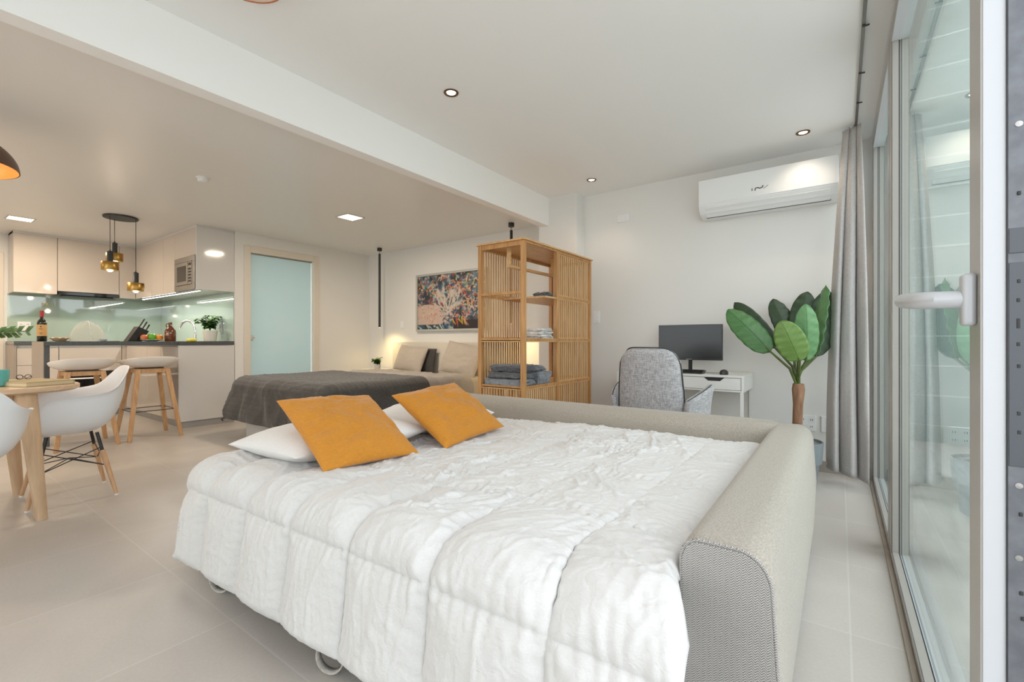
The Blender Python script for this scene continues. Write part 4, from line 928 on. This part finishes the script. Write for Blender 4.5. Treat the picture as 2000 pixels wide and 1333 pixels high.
for k, lab in enumerate(('white folded towel at the bottom of the middle shelf stack', 'white folded towel second from the bottom of the middle shelf stack', 'white folded towel third from the bottom of the middle shelf stack', 'white folded towel topmost on the middle shelf stack')):
    folded('white_towel', lab, -2.14, -1.935+.003*k, 3.09, 3.29-.006*k, z1+.024*k, .025, M['towelw'], 20+3*k, 1, 'white towels on the middle shelf')
z2 = lv[3]-.0035
folded('folded_towel', 'small dark grey folded cloth alone on the upper wardrobe shelf', -2.08, -1.95, 3.185, 3.295, z2, .038, M['towelg'], 33, 2)

# ================================================================ DESK SET
dk = thing('desk', 'narrow white desk with one drawer against the back wall', 'desk', (-1.08, 3.99, 0)); og = tuple(dk.location)
dx0, dx1, dY0, dY1, dz = -1.58, -.58, 3.765, 4.205, .738
link('top', MB().box(dx0, dx1, dY0, dY1, dz-.018, dz), M['deskw'], dk, og, bevel=.002)
link('frame', MB().box(dx0, dx0+.018, dY0, dY1, dz-.125, dz-.018).box(dx1-.018, dx1, dY0, dY1, dz-.125, dz-.018).box(dx0+.018, dx1-.018, dY1-.015, dY1, dz-.125, dz-.018).box(dx0+.018, dx1-.018, dY0+.004, dY1-.015, dz-.125, dz-.113), M['deskw'], dk, og, bevel=.001)
fx0, fx1 = dx0+.021, dx1-.021; fz0, fz1 = dz-.110, dz-.021; hc = -.79
q = MB()
v2 = [(fx0, fz0), (fx1, fz0), (fx1, fz1), (hc+.075, fz1), (hc+.045, fz1-.026), (hc-.045, fz1-.026), (hc-.075, fz1), (fx0, fz1)]
q.add([(x, dY0-.0005, z) for x, z in v2] + [(x, dY0+.016, z) for x, z in v2], [(0,7,6,5,4,3,2,1), tuple(range(8, 16))] + [(i, (i+1) % 8, 8+(i+1) % 8, 8+i) for i in range(8)])
drw = link('drawer_front', q, M['deskw'], dk, og, smooth=20)
link('handle_recess', MB().box(hc-.075, hc+.075, dY0+.017, dY0+.022, fz1-.028, fz1), M['blackp'], drw, og)
for x in (dx0+.004, dx1-.026):
    for y in (dY0+.002, dY1-.026): link('leg', MB().box(x, x+.022, y, y+.022, 0, dz-.125), M['deskw'], dk, og, bevel=.001)
mo = thing('monitor', 'wide black computer monitor standing on the white desk', 'monitor', (-1.03, 4.0, dz)); og = tuple(mo.location)
link('housing', MB().box(-1.290, -.772, 3.995, 4.02, .840, 1.138), M['blackp'], mo, og, bevel=.003)
link('screen', MB().box(-1.285, -.777, 3.9925, 3.9955, .856, 1.134), M['screen'], mo, og)
link('badge', MB().box(-1.055, -1.010, 3.992, 3.995, .844, .850), M['steel'], mo, og)
link('neck', MB().box(-1.045, -1.015, 4.02, 4.035, .745, .92), M['black'], mo, og, bevel=.002)
link('stand_foot', MB().box(-1.14, -.92, 3.94, 4.11, dz+.0003, dz+.010), M['black'], mo, og, bevel=.004)
kbd = thing('keyboard', 'black keyboard on the desk under the monitor', 'keyboard', (-1.10, 3.86, dz)); og = tuple(kbd.location)
link('case', MB().hexa([(-1.32, 3.79, dz+.0005), (-.885, 3.79, dz+.0005), (-.885, 3.925, dz+.0005), (-1.32, 3.925, dz+.0005)], [(-1.32, 3.79, dz+.012), (-.885, 3.79, dz+.012), (-.885, 3.925, dz+.026), (-1.32, 3.925, dz+.026)]), M['blackp'], kbd, og, bevel=.002)
q = MB()
for r in range(5):
    for c in range(20):
        x = -1.312+c*.0212; y = 3.797+r*.0245; z = dz+.013+.014*(r*.0245)/.135*1.0
        q.box(x, x+.017, y, y+.019, z-.002, z+.004)
o = link('keys', q, M['black'], kbd, og); o['kind'] = 'stuff'
ms = thing('computer_mouse', 'black computer mouse at the right of the keyboard', 'mouse', (-.735, 3.86, dz)); 
link('shell', MB().lathe([(.036, .0003), (.037, .008), (.034, .022), (.024, .034), (.010, .0385), (.0001, .039)], n=24, sx=.85, sy=1.45), M['blackp'], ms)
link('wheel', MB().ball((0, -.028, .034), .005, n=10), M['black'], ms)
tag(link('mouse_cable', MB().tube([(-.745, 3.905, dz+.006), (-.78, 3.95, dz+.004), (-.84, 3.94, dz+.004), (-.87, 3.90, dz+.006), (-.88, 3.93, dz+.004)], .002, 6), M['blackp'], org=(-.8, 3.93, dz)), 'thin black cable running from the mouse toward the keyboard', 'cable')
pa = thing('power_adapter', 'black plug adapter in the wall just left of the office chair', 'power adapter', (-1.655, YA-.03, .77)); og = tuple(pa.location)
link('body', MB().box(-1.675, -1.63, YA-.05, YA-.001, .735, .80), M['black'], pa, og, bevel=.004)
link('cable', MB().tube([(-1.655, YA-.03, .74), (-1.66, YA-.03, .5), (-1.64, YA-.02, .2), (-1.6, YA-.02, .02)], .003, 6), M['black'], pa, og)

# ================================================================ OFFICE CHAIR
oc = thing('office_chair', 'mottled grey tweed office chair with dark piping facing the desk', 'office chair', (-1.055, 3.35, 0), math.radians(-6))
def slab(n, m, fn): return [[fn(i/(n-1)*2-1, j/(m-1)) for j in range(m)] for i in range(n)]
def bk(u, v, s):            # backrest outer (rear) / inner faces
    w = .245 - .030*v**2 if v < .82 else (.245-.030*v**2)*math.sqrt(max(0, 1-((v-.82)/.20)**2*.42))
    uu = math.copysign(min(1, abs(u)**.9), u)
    z = .44 + .515*v - (.035*abs(u)**6)*(v > .5)
    thick = .038*(1-abs(u)**6)**.5*(1-max(0, (v-.90)/.10)**2)**.5 if v < 1 else 0
    y = -.235 - .030*v + .055*u*u + s*thick
    return (uu*w, y, z)
back = MB(); n_, m_ = 25, 29
back.grid(slab(n_, m_, lambda u, v: bk(u, v, -1))); back.grid(slab(n_, m_, lambda u, v: bk(u, v, 1))[::-1])
bo = link('backrest', back, M['chairfab'], oc, smooth=60)
rim = [bk(-1, v, 0) for v in np.linspace(0, 1, 14)] + [bk(u, 1, 0) for u in np.linspace(-1, 1, 15)][1:-1] + [bk(1, v, 0) for v in np.linspace(1, 0, 14)]
link('piping', MB().tube([(p[0], p[1]-.012, p[2]) for p in rim], .0042, 8), M['blackp'], bo)
link('seat', xform(pillow_mb(.52, .50, .13, 3, wr=.002, pull=.0), Matrix.Translation((0, .02, .47))), M['chairfab'], oc, smooth=180)
for s in (-1, 1):
    G = []
    for i in range(15):
        a = i/14                                  # from backrest forward
        y = -.235+.40*a; xo = s*(.250+.055*math.sin(PI*a*.9)); zt = .605 + .09*math.sin(PI*min(1, a*1.25)/2)**1 - .03*max(0, a-.75)*4
        G.append([(s*(.245+.012*math.sin(PI*a)) if k == 0 else xo*(1 + .10*(k/6)**2), y, .43 + (zt-.43)*k/6) for k in range(7)])
    ar = link('armrest', MB().grid(G), M['chairfab'], oc, smooth=180, solid=.035)
    link('piping', MB().tube([g[-1] for g in G], .0042, 8), M['blackp'], ar)
link('gas_lift', MB().tube([(0, .02, .10), (0, .02, .41)], .028, 16).tube([(0, .02, .06), (0, .02, .12)], .045, 16), M['black'], oc)
for k in range(5):
    a = 2*PI*k/5+.3; e = (.28*math.cos(a), .02+.28*math.sin(a))
    lg = link('leg', MB().tube([(.03*math.cos(a), .02+.03*math.sin(a), .10), (e[0], e[1], .068)], [.024, .014], 10, flat=.6), M['black'], oc)
    link('castor', MB().tube([(e[0]-.018*math.sin(a), e[1]+.018*math.cos(a), .027), (e[0]+.018*math.sin(a), e[1]-.018*math.cos(a), .027)], .027, 16), M['black'], lg)

# ================================================================ BANANA PLANT
bp = thing('banana_plant', 'tall artificial banana plant with broad green leaves in a grey pot', 'plant', (-.245, 3.70, 0)); og = tuple(bp.location)
link('pot', MB().lathe([(.112, 0), (.118, .003), (.134, .17), (.150, .175), (.158, .315), (.152, .317), (.146, .30), (.0001, .295)], og, 48), M['potg'], bp, og)
link('soil', MB().lathe([(.145, .297), (.0001, .302)], og, 32), M['soil'], bp, og)
tp = [(-.245, 3.78, .28), (-.243, 3.78, .40), (-.238, 3.78, .55), (-.236, 3.78, .66), (-.236, 3.78, .70)]
link('trunk', MB().tube(tp, [.034, .031, .031, .040, .034], 16), M['trunkm'], bp, og)
def banana(base, tip, wid, facing, m, bend=.03, fold=.25, droop=0, droot=None, nn=26):
    B, T = Vector(base), Vector(tip); ax = T-B; L = ax.length; a = ax.normalized()
    f = Vector(facing).normalized(); f = (f - a*f.dot(a)).normalized(); sd = a.cross(f)
    vs = []; uv = []; fs = []; nw = 13
    for i in range(nn):
        v = i/(nn-1); w_ = wid/2*max(.03, (1-abs(2*v**.88-1)**2.5))**.62 if 0 < v < .999 else wid*.03
        c = B + ax*v + f*(bend*math.sin(PI*v)) - f*droop*v*v
        for j in range(nw):
            u = j/(nw-1)*2-1
            rip = .006*math.sin(v*38+u*2)*abs(u)
            vs.append(c + sd*u*w_*math.cos(fold*abs(u)) + f*(-fold*abs(u)*w_ + rip)); uv.append((u*.5+.5, v))
    for i in range(nn-1):
        for j in range(nw-1): fs.append((i*nw+j, (i+1)*nw+j, (i+1)*nw+j+1, i*nw+j+1))
    lf = link('leaf', MB().add(vs, fs), m, bp, og, smooth=180, solid=.0022, uv=uv)
    rt = Vector(droot or (-.236+random.uniform(-.02, .02), 3.78+random.uniform(-.02, .02), .69)); mid = (rt+B)/2 + (B-rt).cross(f).normalized()*0 + Vector((0, 0, .02)) - (B-rt)*.0
    mid = rt*.5 + B*.5 + Vector((-(B.x-rt.x)*.22, -(B.y-rt.y)*.22, 0))
    link('stalk', MB().tube([rt, mid, B, B+ax*.35+f*bend*.6-f*fold*0], [.011, .009, .007, .004], 10), M['stem'], bp, og)
    return lf
CF = (.2, -1, .25)
banana((-.395, 3.66, .925), (-.672, 3.66, 1.232), .190, (.35, -1, .30), M['leaf_m'], .02)
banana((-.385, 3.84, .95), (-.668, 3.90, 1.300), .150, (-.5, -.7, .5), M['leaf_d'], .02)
banana((-.215, 3.58, .865), (-.318, 3.52, 1.135), .185, (.05, -1, .10), M['leaf_b'], .03, .18)
banana((-.185, 3.68, .865), (-.185, 3.66, 1.250), .160, (.25, -1, .15), M['leaf_l'], .03, .35)
banana((-.150, 3.78, .895), (-.078, 3.80, 1.385), .175, (-1.0, -.55, .05), M['leaf_l'], .02, .25)
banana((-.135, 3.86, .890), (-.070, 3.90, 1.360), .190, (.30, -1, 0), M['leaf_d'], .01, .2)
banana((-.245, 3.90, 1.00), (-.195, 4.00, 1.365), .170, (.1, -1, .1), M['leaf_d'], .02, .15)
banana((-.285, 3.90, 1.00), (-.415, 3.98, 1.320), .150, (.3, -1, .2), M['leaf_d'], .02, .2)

# ================================================================ AIR CONDITIONER
ac = thing('air_conditioner', 'long white split air conditioner high on the back wall', 'air conditioner', (-.50, 4.1, 2.15)); og = tuple(ac.location)
ax0, ax1 = -.955, -.005
sec = [(YA-.001, 2.335), (3.995, 2.335), (3.985, 2.325), (3.983, 2.12), (3.990, 2.105), (4.03, 2.062), (4.10, 2.034), (YA-.001, 2.04)]
link('body', MB().loft([[(x, y, z) for y, z in sec] for x in (ax0, ax1)]), M['plaster'], ac, og, smooth=25, bevel=.004)
link('front_panel', MB().box(ax0+.004, ax1-.004, 3.978, 3.984, 2.128, 2.328), M['plaster'], ac, og, bevel=.002)
link('louvre', MB().hexa([(ax0+.05, 3.996, 2.100), (ax1-.05, 3.996, 2.100), (ax1-.05, 4.075, 2.042), (ax0+.05, 4.075, 2.042)], [(ax0+.05, 3.992, 2.096), (ax1-.05, 3.992, 2.096), (ax1-.05, 4.071, 2.036), (ax0+.05, 4.071, 2.036)]), M['plaster'], ac, og)
link('louvre_gap', MB().hexa([(ax0+.047, 4.073, 2.0435), (ax1-.047, 4.073, 2.0435), (ax1-.047, 4.082, 2.042), (ax0+.047, 4.082, 2.042)], [(ax0+.047, 4.073, 2.035), (ax1-.047, 4.073, 2.035), (ax1-.047, 4.082, 2.033), (ax0+.047, 4.082, 2.033)]), M['blackp'], ac, og)
lx, lz, ly = -.505, 2.185, 3.9765
lg_ = MB().tube([(lx-.050, ly, lz-.012), (lx-.050, ly, lz+.006)], .0028, 8).tube([(lx-.030, ly, lz-.014), (lx-.026, ly, lz+.004), (lx-.010, ly, lz+.006), (lx+.004, ly, lz-.003), (lx+.022, ly, lz+.004), (lx+.026, ly, lz+.016)], .0034, 8).tube([(lx+.028, ly, lz-.008), (lx+.044, ly, lz), (lx+.060, ly, lz+.012)], .0016, 8)
link('logo', lg_, M['ink'], ac, og)

# ================================================================ CURTAIN AND RAIL
cr_ = thing('curtain_rail', 'slim ceiling curtain rail running along the window wall', 'curtain rail', (.09, 2, H)); og = tuple(cr_.location)
link('rail', MB().box(.083, .097, -.5, 4.16, H-.014, H-.0005), M['steel'], cr_, og)
for y in (1.72, 2.22, 2.66, 3.12, 3.50): link('glider', MB().box(.084, .112, y-.005, y+.005, H-.020, H-.014), M['blackp'], cr_, og, bevel=.002)
cu = thing('curtain', 'light grey curtain gathered in the corner beside the sliding window', 'curtain', (.05, 3.86, 0)); og = tuple(cu.location)
nz, nq = 60, 150; G = []
for i in range(nq):
    s = i/(nq-1); row = []
    for j in range(nz):
        v = j/(nz-1); z = .06 + (2.452-.06)*v + (.05*(1-s) if v < .02 else 0)
        sp = 1 - v**1.6*.62                         # gathered to the top
        xl, xr = -.085, .150
        cxm = .085; x = cxm + ((xl + (xr-xl)*s) - cxm)*sp
        ph = s*2*PI*2.9 + .7*math.sin(v*3) + 1.1*math.sin(s*5)
        amp_ = .050*(1-.45*v)
        y = 3.90 - .05*s + amp_*math.sin(ph) + .012*float(fbm(s*6, v*2.5, 61, 2))
        x += .016*math.cos(ph*1.0+.6)*(1-.3*v)
        row.append((min(x, .165), min(y, 4.17), z))
    G.append(row)
link('cloth', MB().grid(G), M['curtain'], cu, og, smooth=180, solid=.003)
for k in range(6):
    g = G[int((k+.5)/6*nq)][-1]; link('hook', MB().tube([(g[0], g[1], 2.445), (g[0], g[1], 2.462)], .003, 6), M['steel'], cu, og)

# ================================================================ DINING SET
tb = thing('dining_table', 'light oak dining table with rounded corners and splayed round legs', 'table', (-3.99, -.25, 0)); og = tuple(tb.location)
def rr(x0, x1, y0, y1, r, z, n=10):
    p = []
    for cx, cy, a0 in ((x1-r, y1-r, 0), (x0+r, y1-r, PI/2), (x0+r, y0+r, PI), (x1-r, y0+r, 1.5*PI)):
        for k in range(n+1): a = a0+PI/2*k/n; p.append((cx+r*math.cos(a), cy+r*math.sin(a), z))
    return p
link('tabletop', MB().loft([rr(-4.43, -3.55, -1.19, .70, .27, .712), rr(-4.45, -3.53, -1.21, .72, .29, .722), rr(-4.45, -3.53, -1.21, .72, .29, .742), rr(-4.445, -3.535, -1.205, .715, .285, .746)]), M['oaktop'], tb, og, smooth=35)
for sx_, sy_ in ((1, 1), (-1, 1), (1, -1), (-1, -1)):
    cx, cy = -3.99, -.245
    link('leg', MB().tube([(cx+sx_*.35, cy+sy_*.715, .713), (cx+sx_*.355, cy+sy_*.735, .5), (cx+sx_*.36, cy+sy_*.775, 0)], [.046, .040, .026], 20), M['oak'], tb, og)
link('apron', MB().box(-4.30, -3.68, -.92, .43, .675, .713), M['oak'], tb, og, bevel=.004)
# shell armchair
def crm(P, t):
    n = len(P); i = int(math.floor(t)) % n; f = t-math.floor(t); p0, p1, p2, p3 = (np.array(P[(i+k) % n]) for k in (-1, 0, 1, 2))
    return .5*((2*p1)+(-p0+p2)*f+(2*p0-5*p1+4*p2-p3)*f*f+(-p0+3*p1-3*p2+p3)*f**3)
def bucket(half, c, z0, ff, gg, nt=96, nr=16):
    """half: rim points from front centre round the +x side to the back centre"""
    full = half + [(-x, y, z) for x, y, z in half[1:-1][::-1]]
    G = []
    for k in range(nt):
        R_ = crm(full, k/nt*len(full)); row = []
        for r in range(nr):
            s = r/(nr-1); f = ff(s); g = gg(s)
            row.append((c[0]+(R_[0]-c[0])*f, c[1]+(R_[1]-c[1])*f, z0+(R_[2]-z0)*g))
        G.append(row)
    return MB().grid(G, closed_u=True)
rimh = [(0, -.235, .425), (.14, -.235, .43), (.225, -.215, .475), (.262, -.17, .575), (.298, -.10, .655), (.312, 0, .668), (.300, .10, .675), (.265, .175, .70), (.215, .225, .765), (.135, .262, .822), (0, .275, .832)]
def gd(s): q = min(1, s/.95); return (1-math.cos(q*PI/2))**1.55*(1 if s < .95 else 1)
shell = bucket(rimh, (0, -.01), .412, lambda s: math.sin(min(1, s*1.0)*PI/2)**.92 if s < .95 else .9969+.0031*1+ (s-.95)*1.1, gd)
def shell_chair(loc, rz, lab):
    t = thing('shell_chair', lab, 'chair', loc, rz, 'white shell armchairs')
    link('seat_shell', shell, M['shell'], t, smooth=180, solid=.007, sub=1)
    for sx_, sy_ in ((1, 1), (-1, 1), (1, -1), (-1, -1)):
        tp_, ft = Vector((sx_*.125, sy_*.115, .40)), Vector((sx_*.205, sy_*.200, .006))
        m_ = tp_.lerp(ft, .27)
        l = link('leg', MB().tube([m_, tp_.lerp(ft, .5), ft], [.0155, .0145, .0105], 14), M['beechc'], t)
        link('foot_pad', MB().tube([ft+Vector((0, 0, -.006)), ft+Vector((0, 0, .004))], .0115, 12), M['plaster'], l)
        link('leg_bracket', MB().tube([tp_+Vector((0, 0, .01)), m_+ (ft-m_)*.02], .0095, 10), M['black'], t)
    q = MB(); P = {}
    for sx_ in (1, -1):
        for sy_ in (1, -1):
            tp_, ft = Vector((sx_*.125, sy_*.115, .40)), Vector((sx_*.205, sy_*.200, .006)); P[(sx_, sy_)] = (tp_.lerp(ft, .22), tp_.lerp(ft, .52))
    for a, b in (((1, 1), (-1, 1)), ((-1, 1), (-1, -1)), ((-1, -1), (1, -1)), ((1, -1), (1, 1))):
        q.tube([P[a][0], P[b][1]], .0032, 6); q.tube([P[a][1], P[b][0]], .0032, 6)
    q.tube([P[(1, 1)][1], (0, 0, .245), P[(-1, -1)][1]], .0032, 6); q.tube([P[(-1, 1)][1], (0, 0, .245), P[(1, -1)][1]], .0032, 6)
    link('wire_bracing', q, M['black'], t); return t
ch1 = shell_chair((-4.035, .715, 0), math.radians(-4), 'white shell armchair in full view at the far end of the dining table')
dup(ch1, (-3.27, .12, 0), math.radians(-96), 'white shell armchair cut off by the left edge of the photo')
# table items
ZT_ = .7463
bkk = thing('notebook', 'thick kraft-coloured book lying on the corner of the dining table', 'book', (-3.80, .515, ZT_), math.radians(22))
link('cover', MB().box(-.155, .155, -.115, .115, .0004, .004).box(-.155, .155, -.115, .115, .022, .026).box(-.155, .155, .111, .115, .004, .022), M['kraft'], bkk, bevel=.001)
link('pages', MB().box(-.150, .150, -.110, .111, .004, .022), M['pages'], bkk)
gl_s = .62
gl = thing('eyeglasses', 'thin dark wire-rimmed glasses lying on the kraft book', 'glasses', (-3.93, .50, ZT_+.0262))
link('rim', MB().tube([(.0, -.028+.022*math.cos(a), .022+.021*math.sin(a)) for a in np.linspace(0, 2*PI, 25)] , .0032, 6).tube([(.0, .028+.022*math.cos(a), .022+.021*math.sin(a)) for a in np.linspace(0, 2*PI, 25)], .0030, 6).tube([(0, -.007, .026), (.002, 0, .029), (0, .007, .026)], .0028, 6), M['ink'], gl)
gl.scale = (gl_s, gl_s, gl_s)
for s in (-1, 1): link('temple', MB().tube([(0, s*.05, .026), (-.02, s*.048, .024), (-.09, s*.03, .006), (-.115, s*.01, .003)], .0030, 6), M['ink'], gl)
tag(link('magazine', MB().box(-3.98, -3.74, .12, .385, ZT_, ZT_+.006).box(-3.978, -3.742, .12, .383, ZT_+.006, ZT_+.009), M['slate'], org=(-3.9, .2, ZT_)), 'thin blue-grey magazine on the table left of the kraft book', 'magazine')
cup = thing('teal_cup', 'teal ceramic cup at the left edge on the dining table', 'cup', (-3.80, .387, ZT_+.0001))
link('body', MB().lathe([(.028, 0), (.034, .004), (.041, .05), (.043, .092), (.040, .092), (.036, .01), (.0001, .008)], n=32), M['teal'], cup)
link('handle', MB().tube([(-.035, -.02, .075), (-.055, -.035, .07), (-.058, -.037, .04), (-.035, -.02, .025)], .005, 8), M['teal'], cup)
va = thing('sprig_vase', 'green leafy sprigs in a vase at the left edge over the table', 'plant', (-4.10, .18, ZT_))
link('vase', MB().lathe([(.04, 0), (.055, .02), (.06, .08), (.035, .14), (.025, .17), (.028, .18), (.024, .178), (.0001, .02)], n=28), M['whitepot'], va)
for k, (ex, ey, ez) in enumerate(((.0, .345, .315), (.06, .28, .30), (-.12, .15, .36), (.05, -.16, .33))):
    pts = [Vector((ex*s**1.3, ey*s**1.2, .15 + (ez-.15)*math.sin(s*PI/2)**.8)) for s in np.linspace(0, 1, 12)]
    st = link('sprig', MB().tube(pts, [.004-.002*i/11 for i in range(12)], 6), M['stem'], va); l = MB()
    for i in range(3, 12):
        for s in (-1, 1):
            d = (pts[i]-pts[i-1]).normalized(); sd = d.cross(Vector((0, 0, 1))).normalized()*s; ed = (d*.5+sd*.75+Vector((0, 0, -.35 if s < 0 else .45))).normalized()
            nm = ed.cross(d).normalized()*.019; p = pts[i]; l.add([p, p+ed*.032+nm, p+ed*.070, p+ed*.032-nm, p+ed*.032+Vector((0, 0, .004))], [(0, 1, 4), (1, 2, 4), (2, 3, 4), (3, 0, 4)])
    link('leaves', l, M['smallleaf'], st, smooth=60)

# ================================================================ BAR STOOLS
rims = [(0, -.215, .775), (.13, -.205, .775), (.205, -.15, .785), (.232, -.02, .80), (.225, .10, .815), (.175, .19, .83), (.09, .215, .838), (0, .218, .84)]
sshell = bucket(rims, (0, 0), .722, lambda s: math.sin(s*PI/2)**.85, lambda s: (1-math.cos(min(1, s/.97)*PI/2))**1.25)
def stool(loc, rz, lab):
    t = thing('bar_stool', lab, 'bar stool', loc, rz, 'bar stools at the breakfast bar')
    link('seat_shell', sshell, M['stoolshell'], t, smooth=180, solid=.010, sub=1)
    a = .135
    link('seat_frame', MB().box(-a, a, -a, -a+.032, .672, .715).box(-a, a, a-.032, a, .672, .715).box(-a, -a+.032, -a+.032, a-.032, .672, .715).box(a-.032, a, -a+.032, a-.032, .672, .715), M['beech'], t, bevel=.003)
    link('mount_plate', MB().box(-.10, .10, -.10, .10, .712, .722), M['black'], t)
    R_ = []
    for sx_, sy_ in ((1, 1), (-1, 1), (-1, -1), (1, -1)):
        tx, ty, fx_, fy_ = sx_*.122, sy_*.122, sx_*.218, sy_*.218; h1, h2 = .0205, .0165
        link('leg', MB().hexa([(fx_-h2, fy_-h2, 0), (fx_+h2, fy_-h2, 0), (fx_+h2, fy_+h2, 0), (fx_-h2, fy_+h2, 0)], [(tx-h1, ty-h1, .714), (tx+h1, ty-h1, .714), (tx+h1, ty+h1, .714), (tx-h1, ty+h1, .714)]), M['beech'], t, bevel=.004)
        R_.append(Vector((tx+(fx_-tx)*.60, ty+(fy_-ty)*.60, .285)))
    q = MB()
    for dz_ in (0,): q.tube([r + Vector((0, 0, dz_)) for r in R_] + [R_[0] + Vector((0, 0, dz_))], .0045, 6)
    link('footrest', q, M['black'], t); return t
s1 = stool((-5.895, 1.135, 0), math.radians(-90), 'wooden-legged bar stool with greige seat, on the left, in front of the oven')
dup(s1, (-5.90, 1.655, 0), math.radians(-90), 'wooden-legged bar stool with greige seat, on the right, by the white end panel')
